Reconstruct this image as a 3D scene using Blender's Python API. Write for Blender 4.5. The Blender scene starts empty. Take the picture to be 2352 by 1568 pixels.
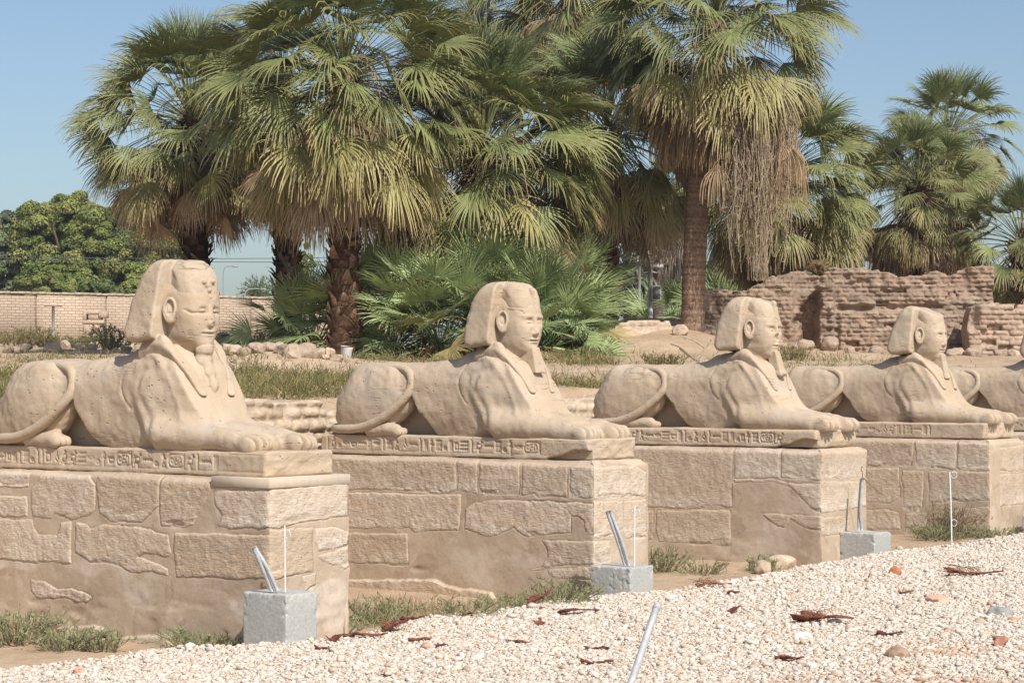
import bpy, math, random
import numpy as np

# ------------------------------------------------------------------ camera, sky, sun, exposure
SC = bpy.context.scene
FOC = 4767.0                       # focal length in units of a 2352 px wide frame
ZE = 2.21                          # eye height above the foot of the first pedestal
TILT = math.atan(84.0 / FOC)
cam_data = bpy.data.cameras.new('camera')
cam_data.sensor_width = 36.0
cam_data.lens = 36.0 * FOC / 2352.0
cam_data.clip_start = 0.1
cam_data.clip_end = 6000.0
cam = bpy.data.objects.new('camera', cam_data)
SC.collection.objects.link(cam)
cam.location = (0, 0, ZE)
cam.rotation_euler = (math.radians(90) + TILT, 0, 0)
SC.camera = cam

FWD = np.array([.791, -.611, 0.0]); FWD /= np.linalg.norm(FWD)      # the way the sphinxes look
ROW = np.array([-FWD[1], FWD[0], 0.0])                              # along the row, away from the camera
FANG = math.atan2(FWD[1], FWD[0])
ORG = np.array([-1.95, 16.7, 0.0])                                  # near front corner of the first pedestal
STEP = 4.5

SUN_EL = math.radians(45)
SUN_SIDE = math.radians(24)
sh = math.cos(SUN_SIDE) * FWD - math.sin(SUN_SIDE) * ROW
SUN_DIR = np.array([sh[0] * math.cos(SUN_EL), sh[1] * math.cos(SUN_EL), math.sin(SUN_EL)])

world = bpy.data.worlds.new('World')
SC.world = world
world.use_nodes = True
wn = world.node_tree
wn.nodes.clear()
sky = wn.nodes.new('ShaderNodeTexSky')
sky.sky_type = 'NISHITA'
sky.sun_disc = False
sky.sun_elevation = SUN_EL
sky.sun_rotation = math.atan2(SUN_DIR[0], SUN_DIR[1])
sky.altitude = 400
sky.air_density = 1.0
sky.dust_density = 2.3
sky.ozone_density = 3.8
bg = wn.nodes.new('ShaderNodeBackground')
bg.inputs['Strength'].default_value = 0.102
wo = wn.nodes.new('ShaderNodeOutputWorld')
wb = wn.nodes.new('ShaderNodeMix'); wb.data_type = 'RGBA'; wb.blend_type = 'MULTIPLY'; wb.inputs[0].default_value = 1.0
wb.inputs[7].default_value = (1.03, 0.985, 0.92, 1)          # white balance of the camera
wn.links.new(sky.outputs[0], wb.inputs[6])
wn.links.new(wb.outputs[2], bg.inputs['Color'])
wn.links.new(bg.outputs[0], wo.inputs['Surface'])

sun_data = bpy.data.lights.new('sun', 'SUN')
sun_data.energy = 4.0
sun_data.angle = math.radians(0.53)
sun_data.color = (1.0, 0.957, 0.89)
sun = bpy.data.objects.new('sun', sun_data)
SC.collection.objects.link(sun)
from mathutils import Vector
sun.rotation_euler = Vector(SUN_DIR).to_track_quat('Z', 'Y').to_euler()
sun.location = (10, -10, 30)

SC.view_settings.view_transform = 'Standard'
SC.view_settings.look = 'None'
SC.view_settings.exposure = 0.44
SC.view_settings.gamma = 1.0
SC.cycles.max_bounces = 5
SC.cycles.diffuse_bounces = 3
SC.cycles.transparent_max_bounces = 4

# ------------------------------------------------------------------ helpers: rays, meshes, tags
def ray(px, py):
    x = (px - 1176.0) / FOC
    u = -(py - 784.0) / FOC
    return np.array([x, math.cos(TILT) - u * math.sin(TILT), math.sin(TILT) + u * math.cos(TILT)])

def at(px, py, d):
    """World point seen at (px, py) of the 2352 wide frame, d metres away along the view."""
    r = ray(px, py)
    return np.array([0, 0, ZE]) + r * (d / r[1])

def loc(n, x, y, z):
    """Point in the frame of pedestal n: x out of its front, y along the row from its near side."""
    return ORG + ROW * (STEP * (n - 1) + y) + FWD * x + np.array([0, 0, z])

def tag(o, label=None, cat=None, group=None, kind=None):
    if label: o['label'] = label
    if cat: o['category'] = cat
    if group: o['group'] = group
    if kind: o['kind'] = kind
    return o

def empty(name, p, rz=0.0, label=None, cat=None, group=None):
    o = bpy.data.objects.new(name, None)
    SC.collection.objects.link(o)
    o.location = [float(v) for v in p]
    o.rotation_euler = (0, 0, rz)
    o.empty_display_size = 0.2
    return tag(o, label, cat, group)

def mesh_data(name, V, F, mat=None, col=None, smooth=True):
    """V (n,3); F list of (m,k) int arrays; col (n,3) stored as colour attribute 'Col'."""
    me = bpy.data.meshes.new(name)
    V = np.ascontiguousarray(V, np.float32)
    me.vertices.add(len(V))
    me.vertices.foreach_set('co', V.ravel())
    F = [np.asarray(f, np.int32) for f in F if len(f)]
    loops = np.concatenate([f.ravel() for f in F])
    tot = np.concatenate([np.full(len(f), f.shape[1], np.int32) for f in F])
    start = np.concatenate([[0], np.cumsum(tot)[:-1]]).astype(np.int32)
    me.loops.add(len(loops))
    me.loops.foreach_set('vertex_index', loops)
    me.polygons.add(len(tot))
    me.polygons.foreach_set('loop_start', start)
    me.polygons.foreach_set('loop_total', tot)
    if smooth:
        me.polygons.foreach_set('use_smooth', np.ones(len(tot), bool))
    if col is not None:
        a = me.color_attributes.new('Col', 'FLOAT_COLOR', 'POINT')
        c = np.ones((len(V), 4), np.float32)
        c[:, :3] = col
        a.data.foreach_set('color', c.ravel())
    me.update(calc_edges=True)
    me.validate()
    if mat: me.materials.append(mat)
    return me

def obj(name, me, parent=None, location=None, rz=None):
    o = bpy.data.objects.new(name, me)
    SC.collection.objects.link(o)
    if parent is not None: o.parent = parent
    if location is not None: o.location = [float(v) for v in location]
    if rz is not None: o.rotation_euler = (0, 0, rz)
    return o

class MB:
    """Collects pieces of geometry that become one mesh."""
    def __init__(self):
        self.V = []; self.F = {3: [], 4: []}; self.C = []; self.n = 0
    def add(self, V, F, col=(1, 1, 1)):
        V = np.asarray(V, float).reshape(-1, 3)
        for f in (F if isinstance(F, (list, tuple)) else [F]):
            f = np.asarray(f, int)
            if len(f): self.F[f.shape[1]].append(f + self.n)
        c = np.asarray(col, float)
        self.C.append(np.broadcast_to(c, (len(V), 3)) if c.ndim == 1 else c)
        self.V.append(V); self.n += len(V)
    def data(self, name, mat, smooth=True):
        F = [np.concatenate(v) for v in self.F.values() if v]
        return mesh_data(name, np.concatenate(self.V), F, mat, np.concatenate(self.C), smooth)
    def build(self, name, mat, parent=None, smooth=True, location=None, rz=None):
        return obj(name, self.data(name, mat, smooth), parent, location, rz)

def unit(v):
    v = np.asarray(v, float)
    return v / np.maximum(np.linalg.norm(v, axis=-1, keepdims=True), 1e-9)

def spline(P, n):
    """Catmull-Rom through the points P, n samples."""
    P = np.asarray(P, float)
    Q = np.vstack([2 * P[0] - P[1], P, 2 * P[-1] - P[-2]])
    t = np.linspace(0, len(P) - 1 - 1e-6, n)
    i = t.astype(int); f = (t - i)[:, None]
    a, b, c, d = Q[i], Q[i + 1], Q[i + 2], Q[i + 3]
    return .5 * ((2 * b) + (c - a) * f + (2 * a - 5 * b + 4 * c - d) * f ** 2 + (3 * b - a - 3 * c + d) * f ** 3)

def grid_faces(nu, nv, close_u=False, close_v=False):
    iu = np.arange(nu if close_u else nu - 1); iv = np.arange(nv if close_v else nv - 1)
    a, b = np.meshgrid(iu, iv, indexing='ij')
    a = a.ravel(); b = b.ravel(); a2 = (a + 1) % nu; b2 = (b + 1) % nv
    return np.stack([a * nv + b, a2 * nv + b, a2 * nv + b2, a * nv + b2], 1)

def tube(mb, P, r, k=8, col=(1, 1, 1), cap=True):
    P = np.asarray(P, float); n = len(P)
    r = np.broadcast_to(np.asarray(r, float), (n,))
    T = unit(np.gradient(P, axis=0))
    up = np.array([0, 0, 1.0]) if abs(T[0, 2]) < .9 else np.array([1.0, 0, 0])
    S = []
    s = unit(np.cross(T[0], up))
    for i in range(n):
        s = unit(s - T[i] * (s @ T[i])); S.append(s)
    S = np.array(S); B = np.cross(T, S)
    a = np.linspace(0, 2 * np.pi, k, endpoint=False)
    V = P[:, None] + r[:, None, None] * (np.cos(a)[None, :, None] * S[:, None] + np.sin(a)[None, :, None] * B[:, None])
    V = V.reshape(-1, 3)
    F = grid_faces(n, k, close_v=True)[:, ::-1]
    c = np.asarray(col, float)
    if c.ndim == 2: c = np.repeat(c, k, 0)
    if cap:
        V = np.vstack([V, P[0], P[-1]])
        i = np.arange(k); j = (i + 1) % k
        T0 = np.stack([i, j, np.full(k, n * k)], 1)
        T1 = np.stack([(n - 1) * k + j, (n - 1) * k + i, np.full(k, n * k + 1)], 1)
        if c.ndim == 2: c = np.vstack([c, c[0], c[-1]])
        mb.add(V, [F, T0, T1], c)
    else:
        mb.add(V, F, c)

def box(mb, lo, hi, col=(1, 1, 1), bev=0.0, M=None):
    lo = np.asarray(lo, float); hi = np.asarray(hi, float)
    if bev <= 0:
        V = np.array([[x, y, z] for x in (lo[0], hi[0]) for y in (lo[1], hi[1]) for z in (lo[2], hi[2])])
        F = np.array([[0, 1, 3, 2], [4, 6, 7, 5], [0, 4, 5, 1], [2, 3, 7, 6], [0, 2, 6, 4], [1, 5, 7, 3]])
    else:                                     # chamfered: 24 corners
        V = []; idx = {}
        for sx in (0, 1):
            for sy in (0, 1):
                for sz in (0, 1):
                    s = np.array([sx, sy, sz]); c = np.where(s, hi, lo); inn = np.where(s, -bev, bev)
                    for ax in range(3):
                        d = inn.copy(); d[ax] = 0
                        idx[(sx, sy, sz, ax)] = len(V); V.append(c + d)
        V = np.array(V); F = []
        for ax in range(3):
            o1, o2 = [k for k in range(3) if k != ax]
            for s in (0, 1):
                q = []
                for p1, p2 in ((0, 0), (1, 0), (1, 1), (0, 1)):
                    k = [0, 0, 0]; k[ax] = s; k[o1] = p1; k[o2] = p2
                    q.append(idx[tuple(k) + (ax,)])
                F.append(q)
            for p1 in (0, 1):
                for p2 in (0, 1):
                    k0 = [0, 0, 0]; k0[o1] = p1; k0[o2] = p2; k1 = list(k0); k1[ax] = 1
                    F.append([idx[tuple(k0) + (o1,)], idx[tuple(k1) + (o1,)], idx[tuple(k1) + (o2,)], idx[tuple(k0) + (o2,)]])
        F = np.array(F)
        T = np.array([[idx[(a, b, c, 0)], idx[(a, b, c, 1)], idx[(a, b, c, 2)]] for a in (0, 1) for b in (0, 1) for c in (0, 1)])
        cen = (lo + hi) / 2
        def orient(G):
            P = V[G]; nn = np.cross(P[:, 1] - P[:, 0], P[:, 2] - P[:, 0]); o = P.mean(1) - cen
            fl = (nn * o).sum(1) < 0
            G = G.copy(); G[fl] = G[fl][:, ::-1]; return G
        F = [orient(F), orient(T)]
    if M is not None: V = V @ np.asarray(M)[:3, :3].T + np.asarray(M)[:3, 3]
    mb.add(V, F, col)

def frame(p, ang=0.0):
    M = np.eye(4); c, s = math.cos(ang), math.sin(ang)
    M[:2, :2] = [[c, -s], [s, c]]; M[:3, 3] = p
    return M

# ------------------------------------------------------------------ numeric noise and signed distance sculpting
def lattice(n, cells, rng):
    t = np.linspace(0, cells - 1e-6, n); i = t.astype(int); f = t - i; f = f * f * (3 - 2 * f)
    W = np.zeros((n, cells + 1), np.float32)
    W[np.arange(n), i] = 1 - f; W[np.arange(n), i + 1] = f
    return W

def noise3(shape, size, step, seed):
    rng = np.random.default_rng(seed)
    st = np.broadcast_to(np.asarray(step, float), (3,))
    c = [max(1, int(math.ceil(shape[k] * st[k] / size))) for k in range(3)]
    L = rng.uniform(-1, 1, [k + 1 for k in c]).astype(np.float32)
    A = [lattice(shape[k], c[k], rng) for k in range(3)]
    return np.einsum('ia,jb,kc,abc->ijk', *A, L, optimize=True).astype(np.float32)

def hash2(i, j, seed=0):
    h = np.sin(i * 127.1 + j * 311.7 + seed * 74.7) * 43758.5453
    return h - np.floor(h)

def vn2(x, y, seed=0):
    x = np.asarray(x, float); y = np.asarray(y, float)
    i = np.floor(x); j = np.floor(y); f = x - i; g = y - j
    f = f * f * (3 - 2 * f); g = g * g * (3 - 2 * g)
    a = hash2(i, j, seed); b = hash2(i + 1, j, seed); c = hash2(i, j + 1, seed); d = hash2(i + 1, j + 1, seed)
    return (a * (1 - f) + b * f) * (1 - g) + (c * (1 - f) + d * f) * g

def fbm2(x, y, seed=0, octv=4):
    s = 0; a = .5
    for k in range(octv):
        s = s + a * (vn2(x * 2 ** k, y * 2 ** k, seed + 11 * k) - .5) * 2; a *= .5
    return s

def sstep(a, b, x):
    t = np.clip((x - a) / (b - a), 0, 1)
    return t * t * (3 - 2 * t)

def poly_sd(P, x, z):
    """Signed distance (negative inside) of a polygon."""
    P = np.asarray(P, float); n = len(P)
    sh_ = np.broadcast_shapes(np.shape(x), np.shape(z)); d = np.full(sh_, 1e9); ins = np.zeros(sh_, bool)
    for i in range(n):
        a = P[i]; b = P[(i + 1) % n]; e = b - a
        px = x - a[0]; pz = z - a[1]
        t = np.clip((px * e[0] + pz * e[1]) / max(e @ e, 1e-9), 0, 1)
        d = np.minimum(d, (px - e[0] * t) ** 2 + (pz - e[1] * t) ** 2)
        c = ((a[1] > z) != (b[1] > z)) & (x < (b[0] - a[0]) * (z - a[1]) / (b[1] - a[1] + 1e-12) + a[0])
        ins ^= c
    d = np.sqrt(d)
    return np.where(ins, -d, d)

def line_d(P, x, z):
    """Distance to an open polyline in a plane."""
    P = np.asarray(P, float)
    d = np.full(np.broadcast_shapes(np.shape(x), np.shape(z)), 1e9, np.float32)
    for i in range(len(P) - 1):
        a = P[i]; e = P[i + 1] - a
        px = x - a[0]; pz = z - a[1]
        t = np.clip((px * e[0] + pz * e[1]) / max(e @ e, 1e-9), 0, 1)
        d = np.minimum(d, (px - e[0] * t) ** 2 + (pz - e[1] * t) ** 2)
    return np.sqrt(d)

def smin(a, b, k):
    h = np.clip(.5 + .5 * (b - a) / k, 0, 1)
    return b + (a - b) * h - k * h * (1 - h)

def smax(a, b, k): return -smin(-a, -b, k)

def ell(X, Y, Z, c, r, ang=0.0, p=2.0):
    """Ellipsoid; ang turns it in the x-z plane; p > 2 makes it boxier."""
    x = X - c[0]; z = Z - c[2]; y = Y - c[1]
    if ang:
        ca, sa = math.cos(ang), math.sin(ang)
        x, z = x * ca + z * sa, -x * sa + z * ca
    if p == 2.0:
        q = np.sqrt((x / r[0]) ** 2 + (y / r[1]) ** 2 + (z / r[2]) ** 2)
    else:
        q = (np.abs(x / r[0]) ** p + np.abs(y / r[1]) ** p + np.abs(z / r[2]) ** p) ** (1 / p)
    return (q - 1) * min(r)

def caps(X, Y, Z, a, b, ra, rb):
    a = np.asarray(a, float); e = np.asarray(b, float) - a
    t = np.clip(((X - a[0]) * e[0] + (Y - a[1]) * e[1] + (Z - a[2]) * e[2]) / (e @ e), 0, 1)
    return np.sqrt((X - a[0] - e[0] * t) ** 2 + (Y - a[1] - e[1] * t) ** 2 + (Z - a[2] - e[2] * t) ** 2) - (ra + (rb - ra) * t)

def axes(lo, hi, h):
    h = np.broadcast_to(np.asarray(h, float), (3,))
    A = [np.arange(lo[k], hi[k] + h[k], h[k]).astype(np.float32) for k in range(3)]
    return A[0][:, None, None], A[1][None, :, None], A[2][None, None, :], tuple(len(a) for a in A), h

def snet(D, lo, h):
    """Surface nets: the zero surface of the field D as a quad mesh."""
    D = np.ascontiguousarray(D, np.float32)
    D = np.where(D == 0, 1e-6, D)
    for ax in range(3):                      # close the surface at the border of the field
        sl = [slice(None)] * 3
        for e in (0, -1):
            sl[ax] = e; D[tuple(sl)] = np.maximum(D[tuple(sl)], 1e-4)
    s = D < 0
    nx, ny, nz = (k - 1 for k in D.shape)
    cnt = np.zeros((nx, ny, nz), np.int8)
    for a in (0, 1):
        for b in (0, 1):
            for c in (0, 1):
                cnt += s[a:nx + a, b:ny + b, c:nz + c]
    act = (cnt > 0) & (cnt < 8)
    ii = np.argwhere(act)
    idx = np.full(act.shape, -1, np.int64)
    idx[act] = np.arange(len(ii))
    acc = np.zeros((len(ii), 3)); w = np.zeros(len(ii))
    for ax in range(3):
        o1, o2 = [k for k in range(3) if k != ax]
        for p in (0, 1):
            for q in (0, 1):
                k0 = np.zeros(3, int); k0[o1] = p; k0[o2] = q
                k1 = k0.copy(); k1[ax] = 1
                A = D[tuple((ii + k0).T)]; B = D[tuple((ii + k1).T)]
                m = (A < 0) != (B < 0)
                t = np.where(m, A / np.where(m, A - B, 1), 0)
                P = np.tile(k0.astype(float), (len(ii), 1)); P[:, ax] += t
                acc += P * m[:, None]; w += m
    V = (ii + acc / w[:, None]) * h + np.asarray(lo)
    Q = []
    for ax in range(3):
        o1, o2 = [(1, 2), (2, 0), (0, 1)][ax]
        sl0 = [slice(None)] * 3; sl1 = [slice(None)] * 3
        sl0[ax] = slice(0, -1); sl1[ax] = slice(1, None)
        ch = s[tuple(sl0)] != s[tuple(sl1)]
        e = np.argwhere(ch)
        ok = (e[:, o1] > 0) & (e[:, o2] > 0) & (e[:, o1] < D.shape[o1] - 1) & (e[:, o2] < D.shape[o2] - 1)
        e = e[ok]
        u = np.zeros(3, int); u[o1] = 1; v = np.zeros(3, int); v[o2] = 1
        q = np.stack([idx[tuple((e - u - v).T)], idx[tuple((e - v).T)], idx[tuple(e.T)], idx[tuple((e - u).T)]], 1)
        fl = ~s[tuple(e.T)]
        q[fl] = q[fl][:, ::-1]
        Q.append(q)
    return V, np.concatenate(Q)
# ------------------------------------------------------------------ materials
def new_mat(name):
    m = bpy.data.materials.new(name); m.use_nodes = True
    nt = m.node_tree; nt.nodes.clear()
    return m, nt

class NT:
    def __init__(self, nt): self.nt = nt
    def n(self, t, **kw):
        o = self.nt.nodes.new(t)
        for k, v in kw.items():
            if k.startswith('i_'): o.inputs[k[2:].replace('_', ' ')].default_value = v
            else: setattr(o, k, v)
        return o
    def l(self, a, b): self.nt.links.new(a, b)
    def coords(self, scale=(1, 1, 1), rnd=True):
        tc = self.n('ShaderNodeTexCoord'); mp = self.n('ShaderNodeMapping')
        mp.inputs['Scale'].default_value = scale
        self.l(tc.outputs['Object'], mp.inputs['Vector'])
        if rnd:
            oi = self.n('ShaderNodeObjectInfo'); ml = self.n('ShaderNodeMath', operation='MULTIPLY')
            ml.inputs[1].default_value = 37.0
            self.l(oi.outputs['Random'], ml.inputs[0]); self.l(ml.outputs[0], mp.inputs['Location'])
        return mp.outputs[0]
    def noise(self, vec, scale, detail=4, rough=.55, dist=0.0):
        o = self.n('ShaderNodeTexNoise'); o.inputs['Scale'].default_value = scale
        o.inputs['Detail'].default_value = detail; o.inputs['Roughness'].default_value = rough
        o.inputs['Distortion'].default_value = dist
        self.l(vec, o.inputs['Vector']); return o.outputs['Fac']
    def voro(self, vec, scale, feature='F1', rnd=1.0):
        o = self.n('ShaderNodeTexVoronoi'); o.feature = feature
        o.inputs['Scale'].default_value = scale; o.inputs['Randomness'].default_value = rnd
        self.l(vec, o.inputs['Vector']); return o
    def ramp(self, fac, stops, interp='LINEAR'):
        o = self.n('ShaderNodeValToRGB'); cr = o.color_ramp; cr.interpolation = interp
        while len(cr.elements) < len(stops): cr.elements.new(.5)
        for e, (p, c) in zip(cr.elements, stops):
            e.position = p; e.color = (c, c, c, 1) if not hasattr(c, '__len__') else (*c, 1)
        self.l(fac, o.inputs['Fac']); return o.outputs['Color']
    def mix(self, fac, a, b, mode='MIX'):
        o = self.n('ShaderNodeMix', data_type='RGBA', blend_type=mode)
        for sock, v in ((o.inputs[0], fac), (o.inputs[6], a), (o.inputs[7], b)):
            if hasattr(v, 'is_linked'): self.l(v, sock)
            elif hasattr(v, '__len__'): sock.default_value = (*v, 1)
            else: sock.default_value = v
        return o.outputs[2]
    def math(self, op, a, b=None):
        o = self.n('ShaderNodeMath', operation=op)
        for sock, v in ((o.inputs[0], a), (o.inputs[1], b)):
            if v is None: continue
            if hasattr(v, 'is_linked'): self.l(v, sock)
            else: sock.default_value = v
        return o.outputs[0]
    def bump(self, height, strength, dist, normal=None):
        o = self.n('ShaderNodeBump'); o.inputs['Strength'].default_value = strength
        o.inputs['Distance'].default_value = dist
        self.l(height, o.inputs['Height'])
        if normal is not None: self.l(normal, o.inputs['Normal'])
        return o.outputs[0]
    def attr(self, name='Col'):
        o = self.n('ShaderNodeAttribute', attribute_name=name); return o
    def finish(self, color, rough=.9, normal=None, spec=.2, metal=0.0, transl=0.0):
        b = self.n('ShaderNodeBsdfPrincipled')
        if hasattr(color, 'is_linked'): self.l(color, b.inputs['Base Color'])
        else: b.inputs['Base Color'].default_value = (*color, 1)
        if hasattr(rough, 'is_linked'): self.l(rough, b.inputs['Roughness'])
        else: b.inputs['Roughness'].default_value = rough
        b.inputs['Specular IOR Level'].default_value = spec
        b.inputs['Metallic'].default_value = metal
        if normal is not None: self.l(normal, b.inputs['Normal'])
        out = self.n('ShaderNodeOutputMaterial'); sh = b.outputs[0]
        if transl > 0:
            t = self.n('ShaderNodeBsdfTranslucent'); mx = self.n('ShaderNodeMixShader')
            mx.inputs[0].default_value = transl
            if hasattr(color, 'is_linked'): self.l(color, t.inputs['Color'])
            else: t.inputs['Color'].default_value = (*color, 1)
            self.l(sh, mx.inputs[1]); self.l(t.outputs[0], mx.inputs[2]); sh = mx.outputs[0]
        self.l(sh, out.inputs['Surface'])

def mat_sandstone():
    m, nt = new_mat('sandstone'); g = NT(nt); v = g.coords(); vs = g.coords((.35, .35, 3.2))
    big = g.noise(v, 1.4, 5, .6); fine = g.noise(v, 38, 5, .65); strata = g.noise(vs, 2.6, 5, .6, .6)
    c = g.ramp(big, [(.3, (.41, .322, .232)), (.5, (.462, .37, .274)), (.68, (.50, .408, .31))])
    grey = g.ramp(g.noise(v, 2.7, 4, .6), [(.54, 0.0), (.70, .7)])
    c = g.mix(grey, c, (.42, .36, .30))
    c = g.mix(g.ramp(strata, [(.42, .35), (.6, 0.0)]), c, (.45, .325, .21))
    c = g.mix(g.ramp(fine, [(.3, .35), (.55, 0.0)]), c, (.4, .3, .2))
    # pits and hairline bedding cracks
    vd = g.voro(g.coords((1, 1, 1.5)), 13).outputs['Distance']
    pick = g.noise(v, 6.0, 2, .5)
    pits = g.math('MULTIPLY', g.ramp(vd, [(.0, 1.0), (.19, 0.0)]), g.ramp(pick, [(.46, 0.0), (.56, 1.0)]))
    cr = g.n('ShaderNodeTexNoise'); cr.inputs['Scale'].default_value = 1.1; cr.inputs['Detail'].default_value = 6
    g.l(g.coords((.5, .5, 4.0)), cr.inputs['Vector'])
    crack = g.ramp(g.math('ABSOLUTE', g.math('SUBTRACT', cr.outputs['Fac'], .5)), [(.0, 1.0), (.009, 0.0)])
    crack = g.math('MULTIPLY', crack, g.ramp(g.noise(v, 1.7, 3), [(.53, 0.0), (.66, 1.0)]))
    c = g.mix(g.math('MULTIPLY', pits, .75), c, (.2, .145, .1))
    c = g.mix(g.math('MULTIPLY', crack, .8), c, (.22, .16, .11))
    hgt = g.math('SUBTRACT', g.math('ADD', g.math('MULTIPLY', fine, .5), g.math('MULTIPLY', g.noise(v, 11, 4, .6), .9)),
                 g.math('ADD', g.math('MULTIPLY', pits, 1.8), g.math('MULTIPLY', crack, 1.3)))
    n = g.bump(hgt, .55, .012)
    g.finish(c, .92, n, .12)
    return m

def mat_masonry():
    """Col.r = dressed block rather than mortar, Col.g = tint of the block, Col.b = salt bloom."""
    m, nt = new_mat('pedestal_masonry'); g = NT(nt); v = g.coords(); a = g.attr()
    sep = g.n('ShaderNodeSeparateColor'); g.l(a.outputs['Color'], sep.inputs[0])
    r, gg, b = sep.outputs
    fine = g.noise(v, 45, 5, .7); mid = g.noise(v, 7, 5, .65); big = g.noise(v, 1.6, 4, .6)
    vt = g.n('ShaderNodeTexCoord'); mp = g.n('ShaderNodeMapping'); mp.inputs['Rotation'].default_value = (0, .95, 0)
    mp.inputs['Scale'].default_value = (9, 9, 46); g.l(vt.outputs['Object'], mp.inputs['Vector'])
    tool = g.noise(mp.outputs[0], 1.6, 3, .6)          # oblique chisel marks
    stone = g.ramp(gg, [(0, (.45, .355, .262)), (.5, (.51, .412, .312)), (1, (.57, .475, .375))])
    stone = g.mix(g.ramp(mid, [(.3, .6), (.6, 0.0)]), stone, (.375, .275, .19))
    stone = g.mix(g.ramp(g.noise(g.coords((.3, .3, 3.5)), 2.2, 4, .6, .8), [(.56, 0.0), (.72, .45)]), stone, (.55, .37, .2))
    stone = g.mix(g.math('MULTIPLY', b, g.ramp(g.noise(v, 13, 5, .7), [(.40, 0.0), (.60, .75)])), stone, (.66, .60, .52))
    mort = g.ramp(big, [(.3, (.405, .315, .228)), (.55, (.46, .362, .266)), (.75, (.51, .408, .306))])
    mort = g.mix(g.ramp(g.noise(v, 3.2, 5, .65, .4), [(.54, 0.0), (.6, .4), (.72, .5)]), mort, (.56, .47, .38))
    mort = g.mix(g.ramp(g.noise(v, 2.1, 6, .6, .9), [(.56, 0.0), (.575, .55), (.72, .25)]), mort, (.33, .235, .165))
    mort = g.mix(g.ramp(fine, [(.3, .3), (.5, 0.0)]), mort, (.3, .21, .14))
    mort = g.mix(g.math('MULTIPLY', b, g.ramp(g.noise(v, 9, 6, .7), [(.3, .15), (.6, .85)])), mort, (.60, .52, .43))
    c = g.mix(r, mort, stone)
    vd = g.voro(v, 30).outputs['Distance']
    pits = g.math('MULTIPLY', g.ramp(vd, [(0, 1.0), (.2, 0.0)]), g.math('MULTIPLY', r, g.ramp(g.noise(v, 9, 2), [(.45, 0.0), (.56, 1.0)])))
    c = g.mix(g.math('MULTIPLY', pits, .7), c, (.2, .145, .1))
    rough_h = g.math('ADD', g.math('MULTIPLY', mid, .4), g.math('ADD', g.math('MULTIPLY', fine, .6), g.math('MULTIPLY', tool, .7)))
    hm = g.math('ADD', g.math('MULTIPLY', fine, .22), g.math('MULTIPLY', mid, .25))
    hgt = g.mix(r, hm, rough_h); hgt = g.math('SUBTRACT', hgt, g.math('MULTIPLY', pits, 1.5))
    g.finish(c, .94, g.bump(hgt, .75, .014), .1)
    return m

def mat_plain(name, color, var=.12, scale=12, rough=.85, bump=.3, bd=.01, spec=.2, metal=0.0, use_attr=False, transl=0.0, stain=None):
    m, nt = new_mat(name); g = NT(nt); v = g.coords()
    n1 = g.noise(v, scale, 5, .62)
    if use_attr:
        base = g.attr().outputs['Color']
    else:
        rgb = g.n('ShaderNodeRGB'); rgb.outputs[0].default_value = (*color, 1); base = rgb.outputs[0]
    k = g.ramp(n1, [(.25, 1 - 2 * var), (.75, 1 + var)])
    c = g.mix(1.0, base, k, 'MULTIPLY')
    if stain: c = g.mix(g.ramp(g.noise(v, stain[1], 5, .65), [(stain[2], 0.0), (stain[2] + .14, stain[3])]), c, stain[0])
    nrm = g.bump(n1, bump, bd) if bump else None
    g.finish(c, rough, nrm, spec, metal, transl)
    return m

def mat_ground():
    m, nt = new_mat('dusty_ground'); g = NT(nt); v = g.coords(rnd=False)
    big = g.noise(v, .35, 5, .6); mid = g.noise(v, 2.2, 5, .65); fine = g.noise(v, 22, 5, .7)
    c = g.ramp(big, [(.3, (.40, .29, .19)), (.52, (.47, .345, .235)), (.72, (.52, .4, .285))])
    c = g.mix(g.ramp(mid, [(.32, .6), (.56, 0.0)]), c, (.34, .235, .15))
    c = g.mix(g.ramp(fine, [(.58, 0.0), (.74, .5)]), c, (.58, .47, .36))
    gm = g.n('ShaderNodeSeparateColor'); g.l(g.attr().outputs['Color'], gm.inputs[0])
    c = g.mix(gm.outputs[0], c, g.ramp(fine, [(.3, (.44, .355, .27)), (.6, (.60, .52, .425))]))
    g.finish(c, .97, g.bump(g.math('ADD', g.math('MULTIPLY', mid, 1.5), g.math('MULTIPLY', fine, .45)), .8, .06), .05)
    return m

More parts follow.
